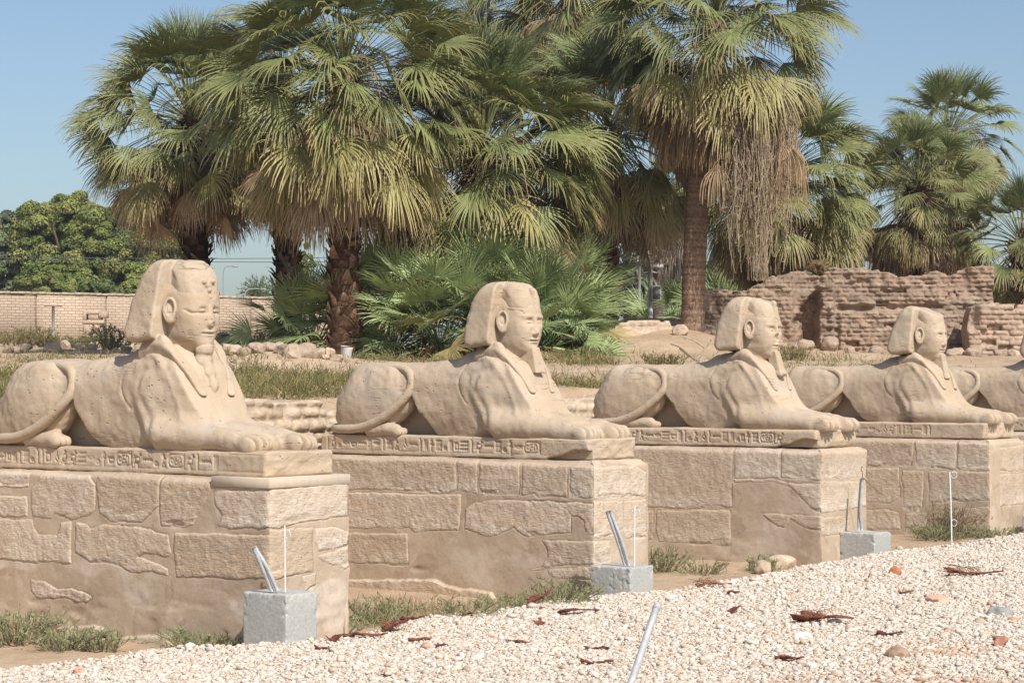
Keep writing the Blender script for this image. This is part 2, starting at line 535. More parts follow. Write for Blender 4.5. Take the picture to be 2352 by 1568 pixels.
def mat_brickwall():
    """Far boundary wall: courses of pale mud bricks in a procedural pattern."""
    m, nt = new_mat('pale_brick'); g = NT(nt)
    tc = g.n('ShaderNodeTexCoord'); mp = g.n('ShaderNodeMapping'); g.l(tc.outputs['Object'], mp.inputs['Vector'])
    mp.inputs['Rotation'].default_value = (math.radians(-90), 0, 0)
    nz = g.n('ShaderNodeTexNoise'); nz.inputs['Scale'].default_value = 2.6; g.l(mp.outputs[0], nz.inputs['Vector'])
    ad = g.n('ShaderNodeVectorMath', operation='MULTIPLY_ADD'); g.l(nz.outputs['Color'], ad.inputs[0])
    ad.inputs[1].default_value = (.06, .06, .06); g.l(mp.outputs[0], ad.inputs[2])
    br = g.n('ShaderNodeTexBrick'); g.l(ad.outputs[0], br.inputs['Vector'])
    br.inputs['Color1'].default_value = (.50, .39, .29, 1); br.inputs['Color2'].default_value = (.42, .32, .235, 1)
    br.inputs['Mortar'].default_value = (.22, .16, .115, 1)
    br.inputs['Scale'].default_value = 1.0; br.inputs['Brick Width'].default_value = .42
    br.inputs['Row Height'].default_value = .145; br.inputs['Mortar Size'].default_value = .022
    br.inputs['Mortar Smooth'].default_value = .35; br.inputs['Bias'].default_value = -.1
    c = g.mix(g.ramp(g.noise(mp.outputs[0], .5, 4), [(.45, 0.0), (.7, .35)]), br.outputs['Color'], (.50, .395, .295))
    c = g.mix(g.ramp(g.noise(mp.outputs[0], .23, 6, .65, .5), [(.5, 0.0), (.62, .45)]), c, (.33, .25, .185))
    g.finish(c, .95, g.bump(br.outputs['Fac'], -.8, .03), .05)
    return m

SAND = mat_sandstone()
MASON = mat_masonry()
GROUND = mat_ground()
PALEBRICK = mat_brickwall()
CONC = mat_plain('grey_concrete', (.41, .41, .385), .12, 45, .9, .6, .006, .1, stain=((.5, .47, .42), 4, .52, .5))
SLABM = mat_plain('smooth_repair_slab', (.53, .435, .335), .07, 14, .9, .15, .004, .1, stain=((.52, .46, .38), 2.5, .5, .5))
MUD = mat_plain('mud_brick', (1, 1, 1), .2, 9, .97, .9, .03, .05, use_attr=True)
STONE = mat_plain('loose_stone', (1, 1, 1), .18, 14, .93, .7, .02, .1, use_attr=True)
PEBBLE = mat_plain('limestone_pebbles', (1, 1, 1), .06, 40, .8, .2, .004, .2, use_attr=True)
LEAF = mat_plain('fan_leaf', (1, 1, 1), .16, 5, .45, 0, .01, .28, use_attr=True, transl=.09)
DRY = mat_plain('dead_frond', (1, 1, 1), .2, 7, .8, 0, .01, .1, use_attr=True, transl=.08)
BARK = mat_plain('palm_bark', (1, 1, 1), .28, 16, .95, .8, .03, .05, use_attr=True)
FOLI = mat_plain('tree_foliage', (1, 1, 1), .15, 1.2, .7, 0, .01, .15, use_attr=True, transl=.15)
GRASS = mat_plain('dry_scrub', (1, 1, 1), .12, 6, .85, 0, .01, .1, use_attr=True, transl=.25)
HUSK = mat_plain('palm_sheath', (1, 1, 1), .3, 26, .75, .7, .01, .2, use_attr=True)
GALV = mat_plain('galvanised_steel', (.43, .44, .44), .15, 20, .55, .1, .002, .4, .12)
WHITEP = mat_plain('white_paint', (.74, .74, .71), .06, 15, .55, .1, .002, .3)
GREYP = mat_plain('grey_paint', (.30, .31, .31), .1, 10, .6, .1, .002, .3)
DARKM = mat_plain('dark_metal', (.06, .06, .065), .1, 10, .5, .1, .002, .4)
GLASS = mat_plain('lamp_glass', (.035, .04, .05), .05, 10, .12, 0, .002, .5)
RUST = mat_plain('rusty_steel', (.17, .095, .06), .25, 24, .85, .3, .004, .2)
# ------------------------------------------------------------------ ground
def lxy(X, Y):
    dx = X - ORG[0]; dy = Y - ORG[1]
    return dx * FWD[0] + dy * FWD[1], dx * ROW[0] + dy * ROW[1]

EDGE = np.array([(-6, -.3), (-2.5, -.2), (-2.05, -.15), (-1.05, -.13), (-.5, .2), (0, .52), (.7, .49), (1.9, .2), (2.7, .44), (3.9, .36), (4.5, .74), (5.9, .76), (7.5, .66), (9.8, .55), (11, .68), (12.7, .8), (18, .8)])
def gravel_edge(yl): return np.interp(yl, EDGE[:, 0], EDGE[:, 1]) + .07 * fbm2(yl * 1.3, yl * 0 + 3, 21) + .06 * fbm2(yl * 4.1, yl * 0 + 8, 22)

def ground_z(X, Y, fine=True):
    X = np.asarray(X, float); Y = np.asarray(Y, float)
    xl, yl = lxy(X, Y)
    grav = .145 + np.clip((yl - 1) * .008, -.02, .1)
    trench = -.02 + np.clip((yl - 4) * .012, 0, .12)
    ge = np.interp(yl, EDGE[:, 0], EDGE[:, 1]); low = trench + (grav - trench) * sstep(-.5, .06, xl - ge)
    plate = np.interp(Y, [0, 22, 30, 36, 47, 60, 110, 150, 400], [1.86, 1.9, 2.12, 2.33, 2.62, 3.0, 4.05, 4.3, 4.3])
    z = low + (plate - low) * sstep(-4.15, -4.5, xl)
    z = z + .95 * np.exp(-((X - 3.6) / 2.7) ** 2 - ((Y - 53) / 5.5) ** 2)
    z = z + .30 * np.exp(-((X + 5.2) / 3.6) ** 2 - ((Y - 37) / 1.4) ** 2)          # rubble ridge
    if fine:
        back = sstep(-4.4, -5.5, xl)
        z = z + back * (.16 * fbm2(X * .5, Y * .5, 3) + .07 * fbm2(X * 2.1, Y * 2.1, 5)) + .02 * fbm2(X * 2.5, Y * 2.5, 9)
    return z

def on_ground(px, py, lo=12.0, hi=160.0):
    r = ray(px, py); t = np.linspace(lo, hi, 6000)
    X = r[0] / r[1] * t; z = ZE + r[2] / r[1] * t
    k = np.argmax(z < ground_z(X, t))
    return np.array([X[k], t[k], ground_z(X[k], t[k])])

def outside(p, px, py):
    """Moves a ground point that lies within a pedestal towards the camera until it stands clear of it."""
    p = np.array(p, float); r = ray(px, py)
    for _ in range(400):
        xl, yl = lxy(p[0], p[1]); k = yl % STEP
        if not (-4.0 < xl < .10 and (k < 1.2 or k > STEP - .10) and -.2 < yl < 19): break
        p[:2] -= r[:2] / r[1] * .03
    p[2] = ground_z(p[0], p[1])
    return p

d1 = np.concatenate([np.linspace(3, 12, 12), np.arange(12.15, 44, .16), np.arange(44, 62, .35), np.geomspace(62, 3500, 46)])
u1 = np.concatenate([-np.geomspace(1.6, .33, 14), np.linspace(-.32, .32, 190), np.geomspace(.33, 1.6, 14)])
DD, UU = np.meshgrid(d1, u1, indexing='ij')
GX = UU * (DD + 4); GY = DD
gxl, gyl = lxy(GX, GY); gmask = sstep(-.1, .15, gxl - gravel_edge(gyl)) * (GY < 60)
GV = np.stack([GX, GY, ground_z(GX, GY)], -1).reshape(-1, 3)
g_o = obj('ground', mesh_data('ground', GV, [grid_faces(len(d1), len(u1))[:, ::-1]], GROUND, np.repeat(gmask.reshape(-1, 1), 3, 1)))
tag(g_o, kind='structure')

# ------------------------------------------------------------------ the sphinx statues
# frame: x out of the front of the pedestal, y = 0 on the middle line, z up from the inscribed slab
def smooth_x(P, n=40): return spline(P, n)

GROOVES = [  # (points in x-z, width, depth)
    ([(-1.72, .76), (-1.81, .60), (-1.78, .46), (-1.68, .34)], .009, .010),
    ([(-1.40, .70), (-1.53, .64), (-1.57, .52), (-1.50, .38), (-1.40, .24), (-1.36, .04)], .040, .013),
    ([(-1.66, .62), (-1.66, .44), (-1.58, .24), (-1.47, .08)], .055, .012),
    ([(-1.24, .62), (-1.36, .48), (-1.31, .28)], .055, .008),
]
RIDGES = [([(-1.58, .80), (-1.42, .80), (-1.27, .66), (-1.15, .46), (-1.06, .26)], .026, .008),
          ([(-1.5, .62), (-1.55, .42), (-1.45, .2)], .035, .006)]

def body_field(X, Y, Z, var=0):
    Ya = np.abs(Y)
    xx = np.clip(X, -3.10, -1.45)
    hh = .415 + .05 * sstep(-2.5, -1.7, X)
    q = (np.abs((X - xx) / .42) ** 3 + np.abs(Y / .365) ** 3 + np.abs((Z - .36) / hh) ** 3) ** (1 / 3)
    d = (q - 1) * .36
    tri = poly_sd([(-2.62, .50), (-2.47, .43), (-2.05, -.10), (-2.9, -.10)], X, Z)
    d = np.maximum(d, -np.maximum(tri, .14 - Ya))
    sh_ = ell(X, Y, Z, (-1.55, 0, .46), (.36, .375, .47))
    d = smin(d, sh_, .12)
    # breast: a flat slope from the throat down to the forelegs
    chest = ell(X, Y, Z, (-1.42, 0, .20), (.62, .345, .70), p=4.0)
    slope = (X + 1.27 + (Z - .84) * .70) * .82
    chest = smax(chest, slope, .022)
    d = smin(d, chest, .05)
    arm = ell(X, Ya, Z, (-1.45, .29, .40), (.20, .105, .45), -.16)
    arm = smax(arm, slope, .02)
    d = smin(d, arm, .04)
    fore = caps(X, Ya, Z, (-1.32, .325, .125), (-.46, .265, .08), .145, .10)
    d = smin(d, fore, .10)
    d = smin(d, ell(X, Y, Z, (-.86, 0, .04), (.56, .22, .20)), .08)
    paw = ell(X, Ya, Z, (-.39, .265, .05), (.23, .135, .098), p=2.4)
    d = smin(d, paw, .05)
    for k, yy in enumerate((.165, .235, .305, .37)):
        d = smin(d, ell(X, Ya, Z, (-.235 - .025 * abs(k - 1.5), yy, .048), (.10, .040, .078)), .008)
    for yy in (.20, .27, .338):
        d = d + .020 * np.exp(-((Ya - yy) / .010) ** 2) * sstep(-.52, -.36, X) 
    haunch = ell(X, Ya, Z, (-3.03, .255, .345), (.575, .175, .352), .34, p=2.25)
    d = smin(d, haunch, .025)
    foot = caps(X, Ya, Z, (-3.0, .35, .06), (-2.66, .365, .055), .085, .075)
    d = smin(d, foot, .025)
    for yy in (.30, .355, .41):
        d = smin(d, ell(X, Ya, Z, (-2.62, yy, .04), (.075, .034, .055)), .012)
    d = smax(d, -caps(X, Ya, Z, (-1.98, .40, -.03), (-1.42, .40, -.01), .05, .075), .015)     # slit under the flank
    gate = sstep(.12, .2, Ya)
    for P, w, dep in GROOVES:
        s = line_d(spline(np.array(P), 14), X, Z)
        d = d + gate * dep * np.exp(-(s / w) ** 2)
    for P, w, dep in RIDGES:
        s = line_d(spline(np.array(P), 12), X, Z)
        d = d - gate * dep * np.exp(-(s / w) ** 2)
    return np.maximum(d, -Z - .02)

def roughen(D, h, seed, a=.006):
    return D + a * noise3(D.shape, .16, h, seed) + a * .5 * noise3(D.shape, .05, h, seed + 1) + a * 1.2 * noise3(D.shape, .4, h, seed + 2)

def sculpt(lo, hi, h, fn, seed, a):
    X, Y, Z, shp, hh = axes(lo, hi, h)
    D = np.broadcast_to(fn(X, Y, Z), shp).astype(np.float32)
    D = roughen(D, hh, seed, a)
    V, Q = snet(D, lo, hh)
    return V, Q

def face_field(X, Y, Z, var):
    Ya = np.abs(Y)
    d = ell(X, Y, Z, (-1.385, 0, 1.185), (.285, .205, .35), p=2.45)
    d = smin(d, ell(X, Ya, Z, (-1.235, .085, 1.07), (.14, .105, .15)), .06)           # cheeks
    d = smin(d, ell(X, Y, Z, (-1.17, 0, .905), (.085, .08, .07)), .05)                # chin
    jaw = ell(X, Y, Z, (-1.37, 0, .98), (.235, .18, .14)); d = smin(d, jaw, .05)
    d = smin(d, ell(X, Y, Z, (-1.40, 0, 1.23), (.290, .214, .17), p=3.2), .06)         # brow and temples
    neck = ell(X, Y, Z, (-1.42, 0, .80), (.20, .19, .32)); d = smin(d, neck, .04)
    if var != 1:
        d = smax(d, -ell(X, Ya, Z, (-1.075, .078, 1.185), (.042, .058, .03)), .035)   # eye hollows
        d = smin(d, ell(X, Ya, Z, (-1.118, .078, 1.178), (.024, .042, .017)), .006)    # lids
        d = smin(d, ell(X, Ya, Z, (-1.134, .072, 1.236), (.026, .05, .012)), .03)       # brows
    else:                                                                             # worn face: eyes cut as hollows
        d = smax(d, -ell(X, Ya, Z, (-1.078, .078, 1.185), (.032, .055, .028)), .02)
        d = smin(d, ell(X, Ya, Z, (-1.112, .078, 1.18), (.018, .04, .014)), .006)
        d = d + .012 * np.exp(-(line_d([(.03, 1.165), (.17, 1.16), (.2, 1.19)], Ya, Z) / .009) ** 2) * sstep(-1.25, -1.15, X)
    if var in (0, 4):
        d = smin(d, caps(X, Y, Z, (-1.098, 0, 1.215), (-1.07, 0, 1.078), .022, .034), .03)
        d = smin(d, ell(X, Ya, Z, (-1.09, .036, 1.062), (.032, .022, .02)), .012)
    elif var == 1:
        d = smin(d, caps(X, Y, Z, (-1.10, 0, 1.2), (-1.082, 0, 1.08), .022, .035), .03)
        for (yy, zz, r) in ((.01, 1.07, .022), (-.02, 1.1, .018), (.03, 1.055, .02)):
            d = smax(d, -ell(X, Y, Z, (-1.045, yy, zz), (r, r, r * .8)), .012)
    else:                                                                             # broken nose
        d = smin(d, caps(X, Y, Z, (-1.092, 0, 1.22), (-1.085, 0, 1.14), .022, .03), .03)
        d = smax(d, -ell(X, Y, Z, (-1.05, -.01, 1.09), (.05, .055, .035)), .012)
        for (yy, zz, r) in ((-.05, 1.075, .016), (.03, 1.07, .02)):
            d = smax(d, -ell(X, Y, Z, (-1.085, yy, zz), (r * 1.4, r, r)), .008)
    lipd = .008 if var != 1 else .018
    d = smin(d, ell(X, Y, Z, (-1.093 - lipd, 0, 1.003), (.03, .075, .014)), .010)
    d = smin(d, ell(X, Y, Z, (-1.098 - lipd, 0, .972), (.03, .062, .015)), .010)
    d = d + .007 * np.exp(-(line_d([(0, .988), (.07, .989)], Ya, Z) / .006) ** 2) * sstep(-1.25, -1.15, X)
    return np.maximum(d, .78 - Z)

def nemes_field(X, Y, Z, var, body):
    Ya = np.abs(Y)
    top = 1.60 + (.03 if var == 1 else 0) - (.02 if var == 3 else 0)
    w = .312 + np.clip(1.52 - Z, 0, 1) * .155
    side = smax(Ya - w, Z - (top - .005), .15)
    side = smax(side, .925 - Z + .10 * (X + 1.6), .075)
    fr = -1.395 + (Z - 1.2) * .04
    bk = -1.77 + np.clip(Z - 1.0, -.2, .7) ** 2 * .55 - np.clip(1.0 - Z, 0, .2) * -.35
    wing = smax(smax(side, bk - X, .10), X - fr, .020)
    dome = ell(X, Y, Z, (-1.405, 0, 1.20), (.300, .219, top - 1.20), p=3.3)
    if var == 4:                                    # crown broken away to a slope
        cut = (Z - 1.605) + (X + 1.5) * .36
        dome = smax(dome, cut, .03); wing = smax(wing, cut - .012, .04)
    if var == 3:
        dome = smax(dome, (Z - 1.575) + (X + 1.4) * .12, .05)
    rec = poly_sd([(-1.43, 1.535), (-1.36, 1.52), (-1.23, 1.385), (-1.25, 1.34), (-1.43, 1.31)], X, Z)
    dome = smax(dome, -smax(rec, (.170 + (X + 1.40) * .30) - Ya, .015), .02)
    band = 1.285 + (X + 1.1) * -.12
    dome = smax(dome, band - Z, .010)
    d = smin(dome, wing, .012)
    if var in (0, 3, 4):                            # fold lines of the cloth band
        d = d + .006 * np.exp(-((Z - band - .028) / .006) ** 2) * sstep(-1.42, -1.36, X)
    if var in (0, 2, 3):                            # remains of the cobra on the brow
        u = smin(caps(X, Y, Z, (-1.10, 0, 1.32), (-1.128, 0, 1.50), .012, .024), ell(X, Y, Z, (-1.14, 0, 1.50), (.045, .03, .04)), .02)
        d = smin(d, u, .02)
        d = smax(d, -ell(X, Y, Z, (-1.06, -.02, 1.42), (.035, .05, .035)), .01)
    if var == 1:
        for (yy, zz) in ((-.05, 1.43), (.05, 1.44), (0, 1.36), (.01, 1.30), (-.02, 1.40)):
            d = smin(d, ell(X, Y, Z, (-1.105, yy, zz), (.022, .022, .018)), .012)
    # lappets lying on the breast
    zz = np.clip(Z, .44, 1.0)
    inn = .125 + (zz - .45) * .27; out = .205 + (zz - .45) * .33
    strip = smax(np.maximum(inn - Ya, Ya - out), np.maximum(.455 - Z, Z - .97), .03)
    lap = smax(np.maximum(body - .026, -1.62 - X), strip, .012)
    return smin(d, lap, .008)

def ear_field(X, Y, Z):
    # plate standing out from the side of the head, turned to the front
    c = np.array([-1.325, -.238, 1.185]); n = unit([.42, -.9, .05]); v = unit(np.cross([0, 0, 1], n)); u = np.cross(n, v)
    px = X - c[0]; py = Y - c[1]; pz = Z - c[2]
    a = px * v[0] + py * v[1] + pz * v[2]; b = px * u[0] + py * u[1] + pz * u[2]; k = px * n[0] + py * n[1] + pz * n[2]
    aw = .067 - .015 * np.clip(-b / .11, 0, 1)
    q = np.sqrt((a / aw) ** 2 + (b / .116) ** 2)
    plate = smax((q - 1) * .07, np.abs(k) - .033, .015)
    hol = np.sqrt(((a - .004) / .036) ** 2 + ((b - .02) / .066) ** 2)
    d = smax(plate, -smax((hol - 1) * .04, .004 - k, .008), .008)
    d = smin(d, np.sqrt((a + .012) ** 2 + ((b - .0) * .45) ** 2 + (k - .012) ** 2) - .014, .012)
    d = smin(d, np.sqrt((a - .01) ** 2 + (b + .085) ** 2 + (k - .0) ** 2) - .034, .012)
    return d

def tapered_block(X, Y, Z, z0, z1, xa0, xb0, xa1, xb1, w0, w1, k=.012):
    t = np.clip((Z - z0) / (z1 - z0), -.3, 1.3)
    xa = xa0 + (xa1 - xa0) * t; xb = xb0 + (xb1 - xb0) * t; w = w0 + (w1 - w0) * t
    return smax(smax(np.maximum(xa - X, X - xb), np.abs(Y) - w, k), np.maximum(z0 - Z, Z - z1), k)

def beard_field(X, Y, Z, var):
    if var == 0 or var == 2:
        d = tapered_block(X, Y, Z, .655, .92, -1.34, -1.005, -1.36, -1.075, .082, .062)
        d = smax(d, -ell(X, Y, Z, (-1.22, -.06, .62), (.10, .05, .05)), .01)
        d = np.maximum(d, -((Z - .655) + (X + 1.005) * -.16))
    elif var == 4:
        d = tapered_block(X, Y, Z, .60, .93, -1.30, -1.01, -1.36, -1.085, .078, .06)
    elif var == 3:                                   # only the front strip hangs on, hollow behind
        d = tapered_block(X, Y, Z, .63, .93, -1.13, -.985, -1.2, -1.08, .07, .055)
        d = smin(d, ell(X, Y, Z, (-1.08, 0, .665), (.12, .075, .045)), .01)
    else:                                            # broken: stumps down the breast
        d = ell(X, Y, Z, (-1.13, 0, .85), (.07, .08, .055))
        for (x, y, z, a, b, c) in ((-1.15, .0, .755, .06, .075, .07), (-1.11, .0, .62, .06, .06, .11), (-1.05, .005, .52, .05, .05, .08), (-1.16, .01, .69, .07, .06, .06)):
            d = smin(d, ell(X, Y, Z, (x, y, z), (a, b, c)), .02)
    return d

# ---- inscription: sunk signs, drawn as strokes in unit cells (x right, z up)
def arc(cx, cz, rx, rz, a0, a1, n=9):
    a = np.radians(np.linspace(a0, a1, n)); return [(cx + rx * math.cos(t), cz + rz * math.sin(t)) for t in a]
SIGNS = {
    'reed': (.38, [[(.2, .05), (.2, .95)], arc(.14, .7, .12, .25, -70, 100)]),
    'water': (1.0, [[(.02 + .12 * i, .45 + .12 * (i % 2)) for i in range(9)]]),
    'water3': (.9, [[(.02 + .12 * i, .15 + .1 * (i % 2)) for i in range(8)], [(.02 + .12 * i, .45 + .1 * (i % 2)) for i in range(8)], [(.02 + .12 * i, .75 + .1 * (i % 2)) for i in range(8)]]),
    'bird': (.85, [arc(.4, .48, .27, .2, 20, 330), [(.6, .55), (.68, .8)], arc(.7, .85, .08, .08, 0, 340, 7), [(.78, .83), (.86, .8)], [(.15, .42), (.02, .2)], [(.38, .28), (.38, .04), (.5, .04)], [(.48, .3), (.48, .04)]]),
    'owl': (.75, [arc(.35, .45, .22, .26, 0, 350), arc(.42, .82, .13, .12, 0, 350, 8), [(.15, .3), (.05, .1)], [(.32, .2), (.32, .03), (.5, .03)], [(.42, .22), (.42, .03)]]),
    'mouth': (.8, [arc(.4, .4, .36, .2, 10, 170), arc(.4, .6, .36, .2, 190, 350)]),
    'bread': (.45, [arc(.2, .15, .17, .22, 0, 180), [(.03, .15), (.37, .15)]]),
    'bars': (.5, [[(.08, .1), (.08, .9)], [(.24, .1), (.24, .9)], [(.4, .1), (.4, .9)]]),
    'ankh': (.5, [[(.22, .05), (.22, .55)], [(.04, .52), (.4, .52)], arc(.22, .75, .11, .19, -90, 270)]),
    'stool': (.4, [[(.05, .2), (.35, .2), (.35, .7), (.05, .7), (.05, .2)]]),
    'basket': (.7, [arc(.34, .55, .3, .35, 180, 360), [(.04, .55), (.64, .55)]]),
    'man': (.6, [arc(.28, .82, .09, .1, 0, 340, 7), [(.28, .72), (.2, .3), (.06, .08), (.52, .08), (.38, .34), (.3, .3)], [(.26, .6), (.5, .62)]]),
    'viper': (.95, [[(.04, .3), (.2, .42), (.4, .3), (.6, .42), (.8, .36), (.86, .55)], [(.86, .55), (.78, .66)]]),
    'house': (.55, [[(.3, .2), (.05, .2), (.05, .75), (.48, .75), (.48, .2), (.4, .2)]]),
    'fields': (.75, [[(.05, .1), (.7, .1)], [(.05, .9), (.7, .9)], [(.12, .1), (.12, .9)], [(.3, .1), (.3, .9)], [(.48, .1), (.48, .9)], [(.64, .1), (.64, .9)], [(.05, .5), (.7, .5)]]),
    'folds': (.35, [[(.08, .1), (.08, .8), (.14, .92), (.24, .86), (.24, .5)]]),
    'plough': (.8, [[(.05, .15), (.5, .75), (.75, .35)], [(.28, .45), (.6, .2)], [(.5, .75), (.56, .9)]]),
    'eye': (.85, [arc(.4, .42, .36, .2, 15, 165), arc(.4, .6, .36, .2, 195, 345), arc(.4, .5, .07, .08, 0, 350, 7), [(.05, .8), (.4, .88), (.75, .78)]]),
    'cartouche': (1.75, [arc(.3, .5, .26, .42, 90, 270) + [(1.45, .08)] + arc(1.45, .5, .22, .42, -90, 90) + [(.3, .92)], arc(.42, .5, .13, .17, 0, 350, 9), [(.66, .25), (.66, .75)], [(.78, .25), (.98, .25), (.98, .5), (.78, .5), (.78, .75), (.98, .75)], [(1.12, .2), (1.12, .8)], arc(1.28, .5, .1, .22, -90, 90), [(1.6, .06), (1.6, .94)] and [(1.72, .06), (1.72, .94)]]),
}
TEXTS = {
    1: 'viper stool bars reed fields bread reed reed house plough owl bird water3 mouth bread ankh basket cartouche bird water bread man cartouche bird reed water bars bread fields stool mouth man'.split(),
    2: 'reed owl bread mouth basket water bars eye reed fields man plough water reed bars ankh fields bread bars stool water3 reed bird water fields bread ankh mouth cartouche folds bird bread man cartouche plough water mouth reed stool'.split(),
    3: 'plough bars water reed bird man water mouth water3 basket bars reed bread man plough reed water fields bars bread stool ankh fields cartouche bird reed water mouth man house bars fields'.split(),
    4: 'bars reed man water mouth bread plough bird bars reed fields water'.split(),
    5: 'bars reed man water mouth bread plough bird bars reed fields water'.split(),
}

def inscription(n, x0, x1, z0, z1):
    """Polylines of the row of signs between x0 and x1."""
    H = z1 - z0; x = x0; out = []
    seq = TEXTS[n]; i = 0
    while x < x1 - .1 and i < 200:
        wd, strokes = SIGNS[seq[i % len(seq)]]; i += 1
        sx = H * .92
        for s in strokes:
            P = np.array(s) * [sx, H] + [x, z0]
            out.append(P)
        x += wd * sx + .022
    return out

def slab_mesh(n, w):
    """Inscribed base slab of statue n: one block, signs sunk into its near side."""
    zb = -.205
    xb = {1: -3.72, 2: -3.70, 3: -3.52, 4: -3.55, 5: -3.55}[n]
    lo = (xb - .04, .02, zb - .02); hi = (-.05, w - .02, .03)
    h = (.0075, .014, .0075)
    X, Y, Z, shp, hh = axes(lo, hi, h)
    rng = np.random.default_rng(40 + n)
    X2 = X[:, 0, :]; Z2 = Z[0]
    X2 = np.broadcast_to(X2, (shp[0], shp[2])); Z2 = np.broadcast_to(Z2, (shp[0], shp[2]))
    m = np.full(X2.shape, 9.0, np.float32)
    x0, x1 = {1: (-3.5, -.62), 2: (-3.62, -.75), 3: (-3.1, -.45), 4: (-2.2, -.8), 5: (-3.3, -.8)}[n]
    for P in inscription(n, x0, x1, zb + .05, -.03):
        a, b = P.min(0) - .03, P.max(0) + .03
        i0 = max(0, int((a[0] - lo[0]) / h[0])); i1 = int((b[0] - lo[0]) / h[0]) + 1
        m[i0:i1] = np.minimum(m[i0:i1], line_d(P, X2[i0:i1], Z2[i0:i1]))
    wear = np.clip(.85 + .9 * fbm2(X2 * 2.2 + n * 9, Z2 * 5, 60 + n), .4, 1)
    if n in (4, 5): wear = wear * .75
    sink = .017 * wear * np.exp(-(m / .0085) ** 2)
    for zz in (zb + .042, -.022):
        if n != 4: sink = sink + .006 * np.exp(-((Z2 - zz) / .006) ** 2) * wear
    # worn lower edge and mended stretches near the front
    edge = .012 * fbm2(X2 * 3 + 7 * n, Z2 * 4, 70 + n)
    front = -.12 + .03 * fbm2(Y[0, :, :] * 4 + n, Z[0] * 8, 80 + n)
    yn = .075 + edge + sink
    D = smax(yn[:, None, :] - Y, np.maximum(Y - (w - .07), zb - Z), .012)
    D = smax(D, X - front[None], .035)
    D = smax(D, Z + .25 * np.maximum(.13 - Y, 0) - (.004 + .008 * fbm2(X[:, :, 0] * 3, Y[:, :, 0] * 3, 90 + n))[:, :, None], .016)
    D = smax(D, xb - X, .02)
    low = poly_sd([(-.75, zb - .05), (-.62, zb + .03), (-.48, zb + .05), (-.30, zb + .12), (-.02, zb + .10), (.1, zb - .05)], X2, Z2)
    if n in (2, 3): D = np.maximum(D, -np.maximum(low[:, None, :] + .01, Y - .15))
    D = roughen(np.broadcast_to(D, shp).astype(np.float32), hh, 300 + n, .004)
    V, Q = snet(D, lo, hh)
    V = V - [0, w / 2, 0]
    return V, Q

SPHINX = [  # number, head kind, shift along x, pedestal width, label
    (1, 1, -.10, .97, 'sphinx statue with a broken beard stump, worn flat face and round crown'),
    (2, 0, .00, .97, 'sphinx statue with intact nose and a square beard, in front of the bushy young palms'),
    (3, 3, .17, 1.12, 'sphinx statue with smashed nose and a thin beard strip before the ruined wall'),
    (4, 4, .15, 1.12, 'sphinx statue with a sloping broken crown and long straight beard, fourth along the row'),
    (5, 0, .10, 1.12, 'sphinx statue of which only the haunch and flank show beyond the fourth one'),
]
OX = 1.8                                             # the Empty stands at the middle of the base
def shift(V, dx): return V + [OX + dx, 0, 0]

body_cache = {}
def sphinx(n, var, dx, w, label):
    t = empty('sphinx_statue', loc(n, -OX, w / 2, 1.40), FANG, label, 'statue', 'sphinx statues lining the avenue')
    zs = .205
    key = n if n < 3 else 3
    if key not in body_cache:
        h = .0125 if n == 1 else .0135 if n == 2 else .016
        V, Q = sculpt((-3.74, -.5, -.03), (.06, .5, 1.04), h, lambda X, Y, Z: body_field(X, Y, Z), 10 * key, .008)
        body_cache[key] = mesh_data('body', V + [OX, 0, zs], [Q], SAND)
    o = obj('body', body_cache[key], t, (dx, 0, 0))
    V, Q = slab_mesh(n, w)
    obj('inscribed_base', mesh_data('inscribed_base', V + [OX + 0, 0, zs], [Q], SAND), t)
    # tail: out behind the rump, along the slab, up round the near haunch
    P = spline([(-3.50, .1, .09), (-3.63, -.06, .075), (-3.63, -.24, .062), (-3.44, -.385, .055), (-3.10, -.425, .075), (-2.83, -.425, .165),
                (-2.61, -.395, .32), (-2.485, -.352, .46), (-2.475, -.318, .575), (-2.55, -.295, .675), (-2.74, -.265, .715), (-2.98, -.255, .712), (-3.2, -.25, .66)], 80)
    r = np.full(80, .058); r[-26:] = np.linspace(.058, .03, 26); r[-3:] = (.028, .022, .012)
    mb = MB()
    rr = .84 * r * (1 + .04 * np.sin(np.arange(80) * 1.7) * np.random.default_rng(n).uniform(.3, 1, 80))
    tube(mb, P, rr, 14)
    mb.build('tail', SAND, t, location=(OX + dx, 0, zs))
    if n == 5: hs = .016
    else: hs = .0085 if n < 3 else .0105
    V, Q = sculpt((-1.9, -.30, .74), (-.98, .30, 1.58), hs, lambda X, Y, Z: face_field(X, Y, Z, var), 50 + n, .0055)
    obj('head', mesh_data('head', shift(V, dx) + [0, 0, zs], [Q], SAND), t)
    V, Q = sculpt((-1.92, -.47, .40), (-.9, .47, 1.70), hs * 1.1, lambda X, Y, Z: nemes_field(X, Y, Z, var, body_field(X, Y, Z)), 70 + n, .007)
    obj('headdress', mesh_data('headdress', shift(V, dx) + [0, 0, zs], [Q], SAND), t)
    V, Q = sculpt((-1.45, -.40, 1.02), (-1.2, -.16, 1.34), .006, ear_field, 90 + n, .002)
    obj('ear', mesh_data('ear', shift(V, dx) + [0, 0, zs], [Q], SAND), t)
    V2 = V * [1, -1, 1]
    obj('ear', mesh_data('ear', shift(V2, dx) + [0, 0, zs], [Q[:, ::-1]], SAND), t)
    V, Q = sculpt((-1.45, -.15, .40), (-.92, .15, .98), .0085, lambda X, Y, Z: beard_field(X, Y, Z, var), 120 + n, .022 if var == 1 else .006)
    obj('beard', mesh_data('beard', shift(V, dx) + [0, 0, zs], [Q], SAND), t)
    return t

for row in SPHINX: sphinx(*row)
